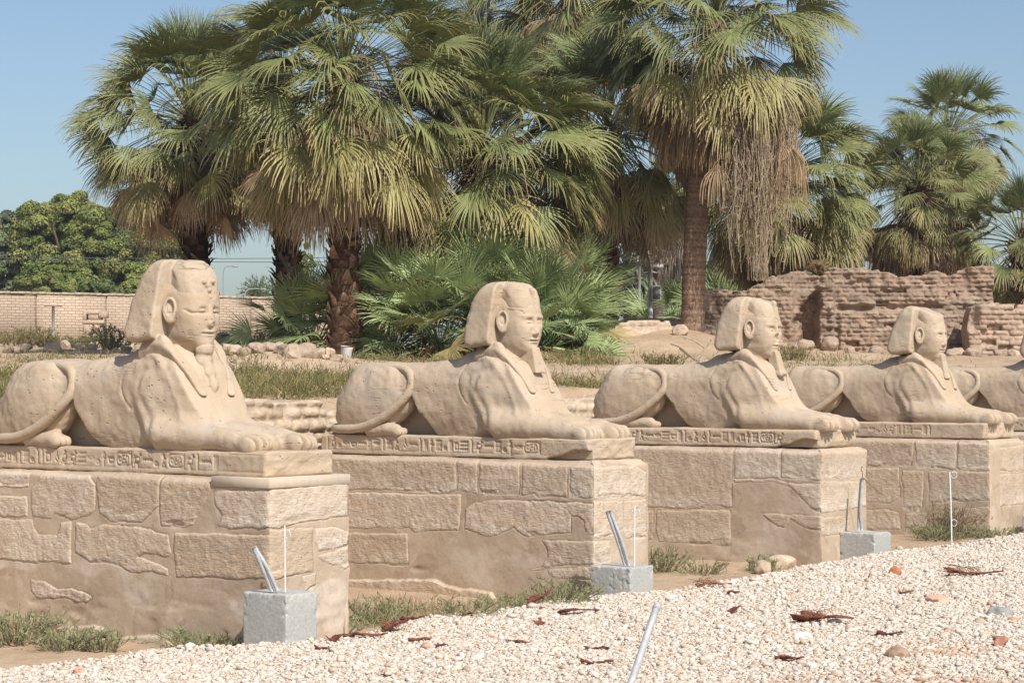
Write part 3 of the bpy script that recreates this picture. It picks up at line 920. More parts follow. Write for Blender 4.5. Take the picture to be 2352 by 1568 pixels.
# ------------------------------------------------------------------ the pedestals
BLOCKS = {
1 :[
('s',[(-4.07,1.38),(-2.99,1.38),(-3.0,1.24),(-4.07,1.23)]),
('s',[(-2.84,1.39),(-2.19,1.36),(-2.11,1.28),(-2.12,1.06),(-2.19,1.01),(-2.44,.97),(-2.64,1.02),(-2.68,.97),(-2.95,.98),(-2.96,1.22),(-2.86,1.29)]),
('s',[(-2.07,1.4),(-1.31,1.39),(-1.31,1.13),(-1.42,1.06),(-1.52,.99),(-1.9,.98),(-2.05,1.05),(-2.09,1.24)]),
('s',[(-1.29,1.38),(-.67,1.38),(-.69,1.29),(-.77,1.14),(-.9,.99),(-1.03,.97),(-1.28,.97),(-1.3,1.06)]),
('s',[(-.66,1.29),(.0,1.31),(.0,1.03),(-.45,.98),(-.6,.99),(-.55,1.08),(-.63,1.17)]),
('s',[(-4.07,1.13),(-3.02,1.15),(-3.01,.98),(-4.07,.92)]),
('s',[(-4.07,.92),(-2.95,.95),(-2.93,.89),(-2.86,.82),(-2.61,.82),(-2.56,.94),(-2.43,.95),(-2.43,.59),(-2.52,.58),(-2.65,.6),(-2.93,.57),(-3.38,.58),(-4.06,.53)]),
('s',[(-2.36,.95),(-2.21,.94),(-2.16,.9),(-2.0,.95),(-1.42,.94),(-1.36,.91),(-1.19,.9),(-1.16,.75),(-1.2,.71),(-1.48,.73),(-1.56,.7),(-1.36,.65),(-1.19,.61),(-1.19,.56),(-1.36,.58),(-1.64,.56),(-1.88,.62),(-2.17,.62),(-2.38,.69)]),
('s',[(-1.11,.91),(.0,.96),(.0,.63),(-.12,.59),(-.43,.57),(-.69,.58),(-.8,.56),(-1.09,.55),(-1.12,.78)]),
('s',[(-2.97,.42),(-2.78,.41),(-2.61,.35),(-2.42,.37),(-2.17,.33),(-2.15,.3),(-2.23,.26),(-2.5,.29),(-2.86,.25),(-2.96,.32)]),
('s',[(-2.56,.02),(-2.16,.07),(-2.0,.06),(-1.9,0),(-2.33,-.11),(-2.65,-.08)]),
('s',[(-1.88,-.01),(-1.16,.06),(-1.12,-.06),(-1.9,-.12)]),
('f',[(.0,1.3),(.96,1.35),(.97,1.05),(.5,1.04),(.06,1.0),(.0,1.02)]),
('f',[(.0,1.0),(.52,.98),(.53,.62),(.34,.61),(.11,.59),(.0,.62)]),
('f',[(.55,.97),(.76,.97),(.99,.91),(.98,.81),(.6,.78),(.55,.86)]),
('f',[(.58,.74),(.83,.78),(1.02,.79),(1.02,.65),(.91,.61),(.78,.66),(.64,.7)]),
('f',[(.4,.59),(.56,.6),(.55,.51),(.43,.48)]),
],
2 :[
('s',[(-4.01,1.39),(-1.75,1.38),(-1.75,1.06),(-1.86,1.02),(-2.3,1.04),(-4.01,1.0)]),
('s',[(-1.73,1.38),(-1.47,1.38),(-1.47,1.03),(-1.73,1.06)]),
('s',[(-1.44,1.37),(-.94,1.37),(-.93,1.05),(-1.2,1.03),(-1.41,1.02),(-1.44,1.15)]),
('s',[(-.9,1.37),(-.34,1.36),(-.34,1.04),(-.56,1.04),(-.69,1.02),(-.74,1.06),(-.9,1.04)]),
('s',[(-.31,1.35),(-.02,1.35),(-.02,1.08),(-.14,1.04),(-.3,1.04)]),
('s',[(-4.01,.97),(-2.42,1.0),(-1.68,1.01),(-1.71,.68),(-1.74,.65),(-1.92,.64),(-2.3,.6),(-2.38,.65),(-2.54,.62),(-2.82,.64),(-2.96,.61),(-4.0,.6)]),
('s',[(-1.63,.87),(-1.5,.94),(-1.29,.97),(-.69,.99),(-.02,.99),(-.02,.67),(-.12,.68),(-.13,.8),(-.21,.86),(-.28,.85),(-.28,.69),(-.45,.68),(-.65,.65),(-.87,.63),(-1.01,.71),(-1.12,.67),(-1.21,.62),(-1.37,.61),(-1.52,.65),(-1.64,.67)]),
('s',[(-4.0,.52),(-2.4,.58),(-2.4,.27),(-2.57,.24),(-2.79,.26),(-4.0,.2)]),
('s',[(-.64,.6),(-.02,.63),(-.02,.42),(-.23,.38),(-.45,.36),(-.6,.32),(-.84,.28),(-.67,.33),(-.56,.44),(-.58,.53)]),
('s',[(-.58,.31),(-.19,.36),(-.02,.37),(-.05,.25),(-.45,.23),(-.56,.26)]),
('s',[(-4.0,-0),(-2.02,.13),(-1.84,.07),(-1.27,.04),(-1.21,-.06),(-1.86,-.13),(-4.0,-.24)]),
('f',[(-.02,1.34),(.7,1.34),(.94,1.26),(.92,1.01),(.23,1.02),(.0,1.04)]),
('f',[(-.02,1.01),(.51,.99),(.53,.73),(.46,.69),(.1,.65),(-.02,.66)]),
('f',[(.54,.99),(.94,.98),(.95,.61),(.57,.61),(.53,.67)]),
('f',[(-.02,.63),(.31,.61),(.28,.41),(-.02,.4)]),
],
3 :[
('s',[(-2.99,1.39),(-1.2,1.42),(-1.22,.68),(-1.61,.65),(-2.99,.63)]),
('s',[(-1.18,1.41),(-.56,1.4),(-.57,1.05),(-1.18,1.03)]),
('s',[(-.53,1.38),(.12,1.39),(.12,1.04),(.0,1.02),(-.09,1.04),(-.54,1.06)]),
('s',[(-1.18,1.02),(-.58,1.03),(-.36,.99),(.0,1.0),(.12,.95),(.12,.68),(-.09,.67),(-.18,.74),(-.4,.95),(-.58,1.0),(-1.18,.99)]),
('s',[(-2.27,.6),(-1.25,.65),(-1.23,.23),(-1.51,.23),(-1.92,.23),(-2.24,.23),(-2.29,.38)]),
('s',[(-3.25,.56),(-2.32,.6),(-2.34,.25),(-3.25,.16)]),
('s',[(-.81,.63),(-.22,.63),(.12,.62),(.12,.46),(-.11,.47),(-.18,.47),(-.42,.58),(-.49,.48),(-.63,.51)]),
('f',[(.22,1.39),(1.0,1.38),(1.17,1.3),(1.17,1.03),(.36,1.05),(.2,1.13)]),
('f',[(.22,1.03),(1.15,1.0),(1.15,.69),(.24,.66)]),
('f',[(.24,.61),(.68,.6),(.68,.4),(.24,.4)]),
],
4 :[
('s',[(-2.27,1.36),(-1.12,1.38),(-1.14,1.03),(-1.75,1.01),(-2.27,1.01)]),
('s',[(-1.1,1.37),(-.49,1.37),(-.49,1.0),(-1.06,1.01)]),
('s',[(-.46,1.36),(.15,1.33),(.15,.99),(-.47,.99)]),
('s',[(-2.27,.96),(-1.34,.99),(-1.32,.6),(-1.47,.51),(-2.28,.52)]),
('s',[(-1.29,.96),(-.97,.96),(-.99,.49),(-1.06,.38),(-1.27,.44)]),
('s',[(-.89,.96),(.15,.97),(.15,.63),(-.89,.54)]),
('s',[(-2.28,.37),(-1.5,.42),(-1.34,.38),(-1.32,.16),(-2.28,.12)]),
('s',[(-1.24,.37),(.15,.56),(.15,.22),(-1.24,.12)]),
('f',[(.33,1.28),(1.64,1.29),(1.64,.94),(.33,.97)]),
('f',[(.33,.93),(1.63,.91),(1.63,.5),(.32,.51)]),
],
}
def relief(n, side, u, z):
    """Height out of the wall and (block, tint, salt) at points of the side ('s') or the front ('f')."""
    sd = 0 if side == 's' else 50
    wu = u + .02 * fbm2(u * 7 + n * 13, z * 7 + sd, 200 + n); wz = z + .016 * fbm2(u * 9 + n * 5, z * 9 + sd, 210 + n)
    h = {1: -.012, 2: -.011, 3: -.010, 4: -.010, 5: -.010}[n] + .006 * fbm2(u * 1.6, z * 1.6, 220 + n) + .003 * fbm2(u * 14, z * 14, 230 + n)
    # patches where the plaster has slumped away near the foot
    K = {1: .15, 2: .07, 3: .06, 4: .06, 5: .06}[n]
    h = h - .03 * sstep(.12, .45, fbm2(u * 1.1 + 3 * n, z * 2.2, 240 + n)) * sstep(.45, .1, z)
    st = np.zeros_like(h); tint = np.full_like(h, .5); salt = np.zeros_like(h)
    rng = np.random.default_rng(500 + n)
    for s, P in BLOCKS.get(n, BLOCKS[4] if n == 5 else []):
        tv = rng.uniform(0, 1); hv = rng.uniform(-.006, .010); sv = rng.uniform(.2, 1); tilt = rng.uniform(-.012, .012)
        if s != side: continue
        P = np.array(P)
        if side == 's':
            P = P.copy(); P[P[:, 0] > -.06, 0] = .3
        elif P[:, 0].min() < .28 and n > 2 or P[:, 0].min() < .06:
            P = P.copy(); P[P[:, 0] < (.26 if n > 2 else .06), 0] = -.3
        lo = P.min(0) - .06; hi = P.max(0) + .06
        msk = (wu > lo[0]) & (wu < hi[0]) & (wz > lo[1]) & (wz < hi[1])
        d = np.full(h.shape, 1.0); d[msk] = poly_sd(P, wu[msk], wz[msk])
        foot = P[:, 1].max() < .2
        m = sstep(.007, -.007, d)
        rise = -.010 + K * (.026 + hv) + tilt * (z - P[:, 1].mean()) * 2 - .007 * np.exp(np.minimum(d, 0) / .010)
        if foot: rise = rise + .05
        rough = .006 * fbm2(u * 5 + tv * 90, z * 5, 250 + n) + .006 * fbm2(u * 26, z * 26, 260 + n, 3)
        # bedding steps along the lower edges
        rough = rough - .012 * sstep(.1, .3, fbm2(u * 2.4 + tv * 50, z * 9, 270 + n)) * sstep(P[:, 1].min() + .16, P[:, 1].min(), z)
        h = h * (1 - m) + (rise + rough) * m
        # a dark joint where the mortar has shrunk away below the block
        h = h - .0055 * np.exp(-((d - .003) / .0045) ** 2) * (.25 + .75 * (vn2(u * 3, z * 3, 280 + n) > .5))
        st = np.maximum(st, m); tint = np.where(m > .5, tv, tint)
        low = sstep(P[:, 1].min() + .26, P[:, 1].min() + .03, z + .06 * fbm2(u * 3, z * 3, 285)) * sv
        salt = np.where(m > .5, low, salt)
    bloom = sstep(.02, .26, fbm2(u * 1.3 + 7 * n, z * 2.8, 286, 5)) * sstep(.02, .16, z) * sstep(.72, .5, z + .12 * fbm2(u * 1.7, z * 0 + n, 287))
    salt = np.where(st < .5, np.maximum(salt, bloom * {1: 1, 2: .55}.get(n, .35)), salt)
    return h, np.stack([st, tint, salt], -1)

def pedestal(n, w, L, label, slab=False):
    t = empty('pedestal', loc(n, -OX, w / 2, 0), FANG, label, 'pedestal', 'stone pedestals under the sphinxes')
    zb, zt = -.22, 1.395
    du = .0075 if n < 3 else .011
    us = np.arange(-L, 0, du); uf = np.arange(0, w, du)
    ub = np.linspace(0, -L, 24, endpoint=False); ue = np.linspace(w, 0, 10, endpoint=False)
    bx = np.concatenate([us, np.zeros(len(uf)), ub, np.full(len(ue), -L)])
    by = np.concatenate([np.zeros(len(us)), uf, np.full(len(ub), w), ue])
    nx_ = np.concatenate([np.zeros(len(us)), np.ones(len(uf)), np.zeros(len(ub)), -np.ones(len(ue))])
    ny_ = np.concatenate([-np.ones(len(us)), np.zeros(len(uf)), np.ones(len(ub)), np.zeros(len(ue))])
    zz = np.arange(zb, zt + 1e-6, du)
    N, M = len(bx), len(zz)
    H = np.zeros((N, M)); C = np.zeros((N, M, 3)); C[..., 0] = .6; C[..., 1] = .5
    a = len(us); b = a + len(uf)
    U, Z = np.meshgrid(us, zz, indexing='ij'); H[:a], C[:a] = relief(n, 's', U, Z)
    U, Z = np.meshgrid(uf, zz, indexing='ij'); H[a:b], C[a:b] = relief(n, 'f', U, Z)
    # round the two front corners: pull in and blend the normals
    sx = np.concatenate([us, uf * 0, ub, ub * 0 - L if False else np.full(len(ue), -L)])
    cs = np.abs(np.arange(N) - a) * du; cf = np.abs(np.arange(N) - b) * du
    NX, NY = nx_.copy(), ny_.copy()
    r = .05
    for c, (ox, oy) in ((cs, (.707, -.707)), (cf, (.707, .707))):
        k = np.exp(-(c / .025) ** 2)
        NX = NX * (1 - k) + ox * k; NY = NY * (1 - k) + oy * k
        pull = .016 + .014 * fbm2(zz * 5, zz * 0 + n, 290 + n)
        H = H - np.exp(-(c / .03) ** 2)[:, None] * pull[None]
    # crumbled spots along the corner
    top = zt - zz
    jag = .02 * fbm2(np.arange(N)[:, None] * du * 2.5 + n, zz[None] * 0, 295 + n)
    H = H - .055 * np.exp(-((top[None] + .0 * jag) / (.032 + .014 * fbm2(np.arange(N)[:, None] * du * 2.2 + n, top[None] * 0, 297))) ** 2)
    X = bx[:, None] + NX[:, None] * H; Y = by[:, None] + NY[:, None] * H
    Zg = np.broadcast_to(zz[None], (N, M)).copy()
    # the top edge wanders up and down and leans back
    Zg = Zg + (.012 * fbm2(np.arange(N)[:, None] * du * 1.7 + 5 * n, Zg * 0, 296 + n) - .004) * sstep(.25, 0, top)[None]
    V = [np.stack([X, Y, Zg], -1)]; CC = [C]
    cen = np.array([-L / 2, w / 2])
    for k in range(1, 7):                      # roll over on to the top
        ins = .05 * k
        px = np.clip(X[:, -1], -L + ins, -ins) ; py = np.clip(Y[:, -1], ins, w - ins)
        pz = Zg[:, -1] + .010 * min(k, 3) / 3 + .006 * fbm2(px * 5, py * 5, 298 + n)
        if slab: pz = pz - .03 * sstep(-.74, -.6, px)
        V.append(np.stack([px, py, pz], -1)[:, None]); CC.append(C[:, -1:] * [.9, 1, .2])
    V = np.concatenate(V, 1); CC = np.concatenate(CC, 1)
    if slab:
        cut = (V[..., 0] > -.655) & (V[..., 2] > 1.33)
        V[..., 2] = np.where(cut, np.minimum(V[..., 2], 1.372), V[..., 2])
    M2 = V.shape[1]
    me = mesh_data('masonry', V.reshape(-1, 3) + [OX, -w / 2, 0], [grid_faces(N, M2, close_u=True)], MASON, CC.reshape(-1, 3))
    obj('masonry', me, t)
    mb = MB()
    box(mb, (-L + .2, .2, 1.30), (-.2, w - .2, 1.385))
    o = mb.build('core_fill', SAND, t, location=(OX, -w / 2, 0))
    if slab:
        mb = MB(); box(mb, (-.67, .0, 1.322), (.0, w, 1.404), bev=.004)
        mb.build('repair_slab', SLABM, t, smooth=False, location=(OX, -w / 2, 0))
    return t

PW = {1: .97, 2: .97, 3: 1.12, 4: 1.12, 5: 1.12}
PED_LABEL = {
    1: 'stone pedestal with a smooth slab on its front corner, below the first sphinx',
    2: 'stone pedestal with a yellow streaked upper corner, below the square bearded sphinx',
    3: 'stone pedestal of large smooth blocks, below the sphinx with smashed nose',
    4: 'stone pedestal behind the thin white rod and dry bush',
    5: 'stone pedestal hardly seen past the fourth one',
}
for n in range(1, 6):
    pedestal(n, PW[n], 3.82, PED_LABEL[n], n == 1)
# ------------------------------------------------------------------ gravel avenue and what lies on it
def rand_rot(n, rng):
    q = rng.normal(size=(n, 4)); q /= np.linalg.norm(q, axis=1, keepdims=True)
    w, x, y, z = q.T
    return np.stack([1 - 2 * (y * y + z * z), 2 * (x * y - z * w), 2 * (x * z + y * w), 2 * (x * y + z * w), 1 - 2 * (x * x + z * z), 2 * (y * z - x * w),
                     2 * (x * z - y * w), 2 * (y * z + x * w), 1 - 2 * (x * x + y * y)], 1).reshape(n, 3, 3)

def octa():
    V = [[1, 0, 0], [-1, 0, 0], [0, 1, 0], [0, -1, 0], [0, 0, 1], [0, 0, -1]]
    F = [[0, 2, 4], [2, 1, 4], [1, 3, 4], [3, 0, 4], [2, 0, 5], [1, 2, 5], [3, 1, 5], [0, 3, 5]]
    V = [np.array(v, float) for v in V]; mid = {}; G = []
    def m(a, b):
        k = (min(a, b), max(a, b))
        if k not in mid: mid[k] = len(V); V.append(unit(V[a] + V[b]))
        return mid[k]
    for a, b, c in F:
        x, y, z = m(a, b), m(b, c), m(c, a); G += [[a, x, z], [x, b, y], [z, y, c], [x, y, z]]
    return np.array(V), np.array(G)

OV, OF = octa()

rng = np.random.default_rng(5)
P = []
for sp, keep in ((.0235, 1.0), (.055, .7)):
    a = np.arange(-.55, 9.5, sp); b = np.arange(-6.5, 16.5, sp)
    A, B = np.meshgrid(a, b, indexing='ij')
    A = A + rng.uniform(-.5, .5, A.shape) * sp; B = B + rng.uniform(-.5, .5, B.shape) * sp
    X = ORG[0] + A * FWD[0] + B * ROW[0]; Y = ORG[1] + A * FWD[1] + B * ROW[1]
    e = gravel_edge(B)
    dens = sstep(-.22, .14, A - e + .12 * fbm2(A * 5, B * 5, 37))
    sandy = sstep(.02, .3, fbm2(A * .8, B * .8, 31)) * sstep(6, 8, B) * sstep(2.2, .6, A)        # dusty patches by the third pedestal
    dens = dens * (1 - .85 * sandy) + .10 * (A - e > -.5)
    ok = (np.abs(X) < .262 * Y + .5) & (Y > 12.6) & (rng.uniform(size=A.shape) < dens * keep)
    r = np.exp(rng.normal(math.log(.0105 if sp < .05 else .017), .36, A.shape))
    P.append(np.stack([X[ok], Y[ok], np.clip(r[ok], .007, .05), A[ok], B[ok]], 1))
P = np.concatenate(P); n = len(P)
ax_ = np.stack([rng.uniform(.95, 1.35, n), rng.uniform(.7, 1.0, n), rng.uniform(.4, .68, n)], 1)
flat = rand_rot(n, rng); spin = rng.uniform(0, 6.28, n)
RZ = np.zeros((n, 3, 3)); RZ[:, 0, 0] = np.cos(spin); RZ[:, 0, 1] = -np.sin(spin); RZ[:, 1, 0] = np.sin(spin); RZ[:, 1, 1] = np.cos(spin); RZ[:, 2, 2] = 1
tl = rng.normal(0, .35, n); RX = np.zeros((n, 3, 3)); RX[:, 0, 0] = 1; RX[:, 1, 1] = np.cos(tl); RX[:, 1, 2] = -np.sin(tl); RX[:, 2, 1] = np.sin(tl); RX[:, 2, 2] = np.cos(tl)
RM = RZ @ RX
lump = 1 + rng.uniform(-.2, .2, (n, len(OV)))
V = OV[None] * lump[..., None] * ax_[:, None] * P[:, 2, None, None]
V = np.einsum('nij,nvj->nvi', RM, V)
base = np.stack([P[:, 0], P[:, 1], ground_z(P[:, 0], P[:, 1]) + P[:, 2] * rng.uniform(.15, .55, n)], 1)
V = V + base[:, None]
pal = np.array([(.60, .525, .44), (.54, .46, .37), (.66, .60, .52), (.55, .44, .335), (.48, .37, .27), (.48, .44, .385), (.48, .30, .20)])
ci = rng.choice(7, n, p=[.34, .24, .18, .11, .07, .04, .02])
redzone = sstep(3.6, 5.2, P[:, 3]) * sstep(.0, .2, fbm2(P[:, 3] * .9, P[:, 4] * .9, 33) + .1)
ci = np.where(rng.uniform(size=n) < redzone * .7, rng.choice([3, 4, 6], n), ci)
C = np.repeat((pal[ci] * rng.uniform(.88, 1.08, (n, 1)))[:, None], len(OV), 1)
F = (OF[None] + (np.arange(n) * len(OV))[:, None, None]).reshape(-1, 3)
o = obj('gravel', mesh_data('gravel', V.reshape(-1, 3), [F], PEBBLE, C.reshape(-1, 3)))
tag(o, 'white limestone pebbles strewn over the avenue in front of the pedestals', 'gravel', kind='stuff')

def rock(mb, c, r, seed, col, flat_=.7, lumpy=.3):
    """An angular stone from a small distance field."""
    rg = np.random.default_rng(seed)
    lo = (-1.3, -1.3, -1.1); X, Y, Z, shp, hh = axes(lo, (1.3, 1.3, 1.1), .13)
    D = np.sqrt((X / 1.0) ** 2 + (Y / .8) ** 2 + (Z / flat_) ** 2) - 1
    for _ in range(12):
        nn = unit(rg.normal(size=3)); D = np.maximum(D, X * nn[0] + Y * nn[1] + Z * nn[2] - rg.uniform(.42, .8))
    D = D + lumpy * .28 * noise3(shp, .8, hh, seed) + lumpy * .35 * noise3(shp, .33, hh, seed + 1)
    V, Q = snet(D, lo, hh)
    a = rg.uniform(0, 6.28); M = frame(c, a)
    V = V * np.broadcast_to(r, (3,))
    V = V @ M[:3, :3].T + M[:3, 3]
    mb.add(V, Q, np.asarray(col) * (1 + .15 * rg.uniform(-1, 1)))

def stone(name, px, py, r, seed, col, label, cat='stone', group=None, sink=.35, flat_=.7, lumpy=.3, pos=None):
    p = on_ground(px, py) if pos is None else np.asarray(pos)
    mb = MB(); rock(mb, (0, 0, r * (flat_ - sink)), r, seed, col, flat_, lumpy)
    return tag(mb.build(name, STONE, location=p), label, cat, group)

def husk(px, py, L, W, curl, ang, seed, label, lift=.0, frayed=False, col=(.20, .065, .045)):
    """A shed palm leaf base: a stiff curled red brown sheet."""
    rg = np.random.default_rng(seed)
    nu, nv = 22, 9
    u = np.linspace(0, 1, nu)[:, None]; v = np.linspace(-1, 1, nv)[None]
    w = W * (.72 + .28 * np.cos(u * 9 + seed)) * (1 - .86 * u ** .8) + .006
    a = v * curl * (1 - .4 * u)
    rad = W / max(curl, .2)
    y = np.sin(a) * rad * (w / W); z = (1 - np.cos(a)) * rad * (w / W)
    x = L * (u - .5) + .03 * L * rg.normal(size=(nu, nv)) * (np.abs(v) > .8) + 0 * v
    z = z + L * .05 * np.sin(u * 3 + rg.uniform(0, 3)) ** 2 + .012 * vn2(u * 9 + seed, v * 2, 3) + lift * u
    y = y + .12 * L * np.sin(u * 2.2 + seed) + 0 * v
    z = np.maximum(z, 0); T = np.stack([x, y, z], -1); T2 = T + [0, 0, -.008]
    c = np.array(col)[None, None] * (1 + .5 * (vn2(u * 3 + seed, v * 9, 7)[..., None] - .5)) * rg.uniform(.8, 1.25)
    mb = MB(); f = grid_faces(nu, nv)
    V = np.concatenate([T.reshape(-1, 3), T2.reshape(-1, 3)]); k = nu * nv
    ring = np.concatenate([np.arange(nv), np.arange(1, nu) * nv + nv - 1, (nu - 1) * nv + np.arange(nv - 2, -1, -1), np.arange(nu - 2, 0, -1) * nv])
    r2 = np.roll(ring, -1)
    rim = np.stack([ring, r2, r2 + k, ring + k], 1)
    mb.add(V, [f, f[:, ::-1] + k, rim], np.concatenate([c.reshape(-1, 3)] * 2))
    if frayed:
        for _ in range(46):
            s0 = np.array([rg.uniform(-.5, .1) * L, rg.uniform(-.6, .6) * W, rg.uniform(0, .06)])
            d = np.array([rg.normal(-.3, .5), rg.normal(0, .6), rg.uniform(.0, .5)]) * L * .3
            tube(mb, spline([s0, s0 + d * .5 + [0, 0, .02], s0 + d], 5), .0025, 3, np.array((.36, .17, .09)) * rg.uniform(.7, 1.3), cap=False)
    p = on_ground(px, py)
    o = mb.build('palm_sheath', HUSK, location=p + [0, 0, .012], rz=ang)
    return tag(o, label, 'palm husk', 'shed palm husks on the gravel')

HUSKS = [  # px, py, length, width, curl, turn, lift, frayed, label
    (92, 1428, .42, .13, 1.2, 2.2, .15, 0, 'dark curled palm husk propped in the weeds at the foot of the first pedestal'),
    (124, 1452, .40, .11, .9, -.4, .0, 0, 'long red palm husk lying in the weeds by the first pedestal'),
    (238, 1472, .26, .11, 1.3, .3, .05, 0, 'short dark palm husk with torn teeth beside the first pedestal wall'),
    (513, 1444, .13, .05, .8, .9, .1, 0, 'small red husk scrap on the weeds left of the nearest concrete block'),
    (743, 1494, .22, .05, .8, .2, .0, 0, 'thin red husk on pebbles right below the nearest concrete block'),
    (776, 1474, .20, .09, 1.1, 1.2, .03, 0, 'round crumpled husk at the weeds right of the nearest concrete block'),
    (838, 1466, .55, .08, .7, .25, .02, 0, 'long dark husk stretched over pebbles, tip towards the frayed one'),
    (915, 1450, .42, .11, 1.1, .5, .1, 1, 'frayed red husk with straw fibres at the grass edge'),
    (948, 1429, .34, .06, .8, -.2, .03, 0, 'dark crumpled husk strip behind the frayed husk'),
    (965, 1473, .30, .045, .6, .1, .0, 0, 'narrow orange red husk strip alone on the pebbles'),
    (1016, 1487, .16, .05, .6, -.1, .0, 0, 'small pink red husk flake on pebbles'),
    (1081, 1417, .20, .07, 1.0, .3, .02, 0, 'little crumpled husk at the edge of dry grass'),
    (1191, 1479, .30, .05, .8, -.15, .0, 0, 'flat dark red husk in mid gravel below the second concrete block'),
    (1239, 1388, .36, .12, 1.1, .65, .10, 0, 'upright twisted red husk against grass by the second pedestal'),
    (1327, 1410, .62, .07, .7, .2, .02, 0, 'long thin red husk on pebbles before the second concrete block'),
    (1240, 1438, .10, .06, 1.0, 1.3, .05, 0, 'tiny black husk chip in mid gravel'),
    (1372, 1527, .40, .05, .7, .1, .0, 0, 'dull red husk left of the leaning foreground pole'),
    (1372, 1494, .30, .04, .6, .15, .0, 0, 'slim dark husk close to the leaning foreground pole'),
    (1640, 1350, .55, .06, .7, .2, .03, 1, 'straw coloured fibrous husk on the sandy gravel edge'),
    (1685, 1412, .30, .06, 1.0, 1.0, .06, 0, 'small dark husk pointing up right in the open gravel'),
    (1685, 1366, .20, .07, 1.1, .1, .02, 0, 'small maroon husk hump on the gravel'),
    (1895, 1430, .78, .20, 1.1, -.55, .03, 1, 'biggest red husk, broad end frayed, out on the open gravel'),
    (2043, 1463, .34, .06, .9, -.2, .02, 0, 'forked red husk shred below the biggest husk'),
    (2240, 1324, .92, .12, .9, -.1, .02, 1, 'long husk with a hairy brown end on far gravel'),
    (2082, 1366, .22, .06, .9, .1, .02, 0, 'dark husk scrap between the brick lump and the pink stone'),
    (1813, 1520, .34, .08, 1.2, .0, .02, 0, 'dark hollow husk on the pinkish foreground gravel'),
]
for i, (px, py, L, W, cu, an, li, fr, lab) in enumerate(HUSKS):
    husk(px, py, L * .60, W * .95, cu * .8, an, 700 + i, lab, li, bool(fr), (.17, .05, .038) if i % 3 else (.24, .085, .05))

RED = (.45, .19, .10); TAN = (.52, .40, .29)
stone('brick_lump', 2055, 1320, .085, 901, RED, 'rounded orange red brick lump on the far gravel', 'brick')
stone('flat_stone', 2152, 1380, .17, 902, (.62, .38, .28), 'flat pale pink stone sunk in the gravel', flat_=.35)
stone('grey_rock', 2290, 1412, .17, 903, (.30, .30, .27), 'dark greenish grey rock on gravel by the far edge', flat_=.4)
stone('brown_rock', 2059, 1506, .12, 904, (.40, .27, .19), 'brown rock with an undercut among reddish foreground pebbles', flat_=.5, sink=.4)
stone('brick_lump', 2297, 1484, .08, 905, (.42, .2, .13), 'small red brick lump among reddish foreground pebbles', 'brick')
stone('brick_lump', 183, 1549, .06, 906, (.6, .36, .26), 'pink brick chip on pebbles below the first pedestal', 'brick')
stone('tan_rock', 1792, 1306, .22, 907, TAN, 'tilted tan rock slab on the sand before the third pedestal', flat_=.55)
stone('tan_rock', 1755, 1317, .15, 908, TAN, 'smaller tan rock leaning by the tilted slab')
stone('tan_rock', 2256, 1222, .20, 909, (.42, .32, .23), 'dark tan rock in weeds before the fourth pedestal')
stone('white_stone', 1842, 1467, .09, 910, (.80, .77, .72), 'bright white flat stone on the open gravel', flat_=.5)

# ---- concrete footings with conduit and reinforcing rod
def footing(px, py, d, lf, wr, h, label, pipes, rod, seed, twig=False):
    c = at(px, py, d)                                 # near top corner
    t = empty('concrete_footing', c - FWD * lf / 2 + ROW * wr / 2 + [0, 0, -h], FANG, label, 'concrete block', 'concrete footings before the pedestals')
    lo = (-lf / 2 - .03, -wr / 2 - .03, -.03); hi = (lf / 2 + .03, wr / 2 + .03, h + .03)
    X, Y, Z, shp, hh = axes(lo, hi, .0085)
    D = smax(smax(np.abs(X) - lf / 2, np.abs(Y) - wr / 2, .006), np.maximum(Z - h, -Z), .008)
    nz = noise3(shp, .05, hh, seed) + .6 * noise3(shp, .022, hh, seed + 1)
    edge = np.exp(-((np.abs(X) - lf / 2) ** 2 + (np.abs(Y) - wr / 2) ** 2) / .0018) + np.exp(-((Z - h) ** 2 + (np.abs(X) - lf / 2) ** 2) / .0012) + np.exp(-((Z - h) ** 2 + (np.abs(Y) - wr / 2) ** 2) / .0016)
    D = D + .0007 * nz + np.minimum(np.maximum(edge, 0), 1) * .013 * np.maximum(nz - .05, 0)
    big = noise3(shp, .028, hh, seed + 5) * (.5 + .5 * noise3(shp, .2, hh, seed + 6))
    D = D + .012 * np.maximum(big - .42, 0) * 2
    V, Q = snet(D, lo, hh)
    obj('block', mesh_data('block', V, [Q], CONC), t)
    inv = np.array(t.location)
    def lp(p):
        q = np.asarray(p) - inv
        return np.array([q @ FWD, q @ ROW, q[2]])
    for pts in pipes:
        Pw = [lp(at(x, y, d + dd)) for x, y, dd in pts]
        mb = MB(); C_ = spline(Pw, 16)
        a = np.linspace(0, 2 * np.pi, 10, endpoint=False)
        tube(mb, C_, .0165, 12, (1, 1, 1), cap=True)
        mb.build('conduit', GALV, t)
    if rod:
        Pw = [lp(at(x, y, d + dd)) for x, y, dd in rod]
        mb = MB(); n_ = 90; C_ = spline(Pw, n_)
        tube(mb, C_, .0055 + .0018 * (np.arange(n_) % 3 == 0), 7)
        ro = mb.build('reinforcing_rod', WHITEP, t)
        mb = MB(); e = Pw[-1]; a = np.linspace(0, 5.6, 14)
        tube(mb, np.stack([e[0] + .03 + .03 * np.cos(a + 3.1), e[1] + 0 * a, e[2] - .07 + .035 * np.sin(a + 3.1)], 1), .003, 5)
        mb.build('wire_loop', WHITEP, ro)
    if twig:
        mb = MB(); e = lp(at(1981, 1096, d + .2))
        tube(mb, spline([e, e + [.03, .0, -.02], e + [.08, .03, -.08], e + [.2, .1, -.2]], 10), .004, 5)
        tube(mb, spline([e, e + [0, 0, .06], e + [-.02, 0, .09], e + [.0, .0, .13]], 8), .005, 5)
        mb.build('rusty_wire', RUST, t)
    return t

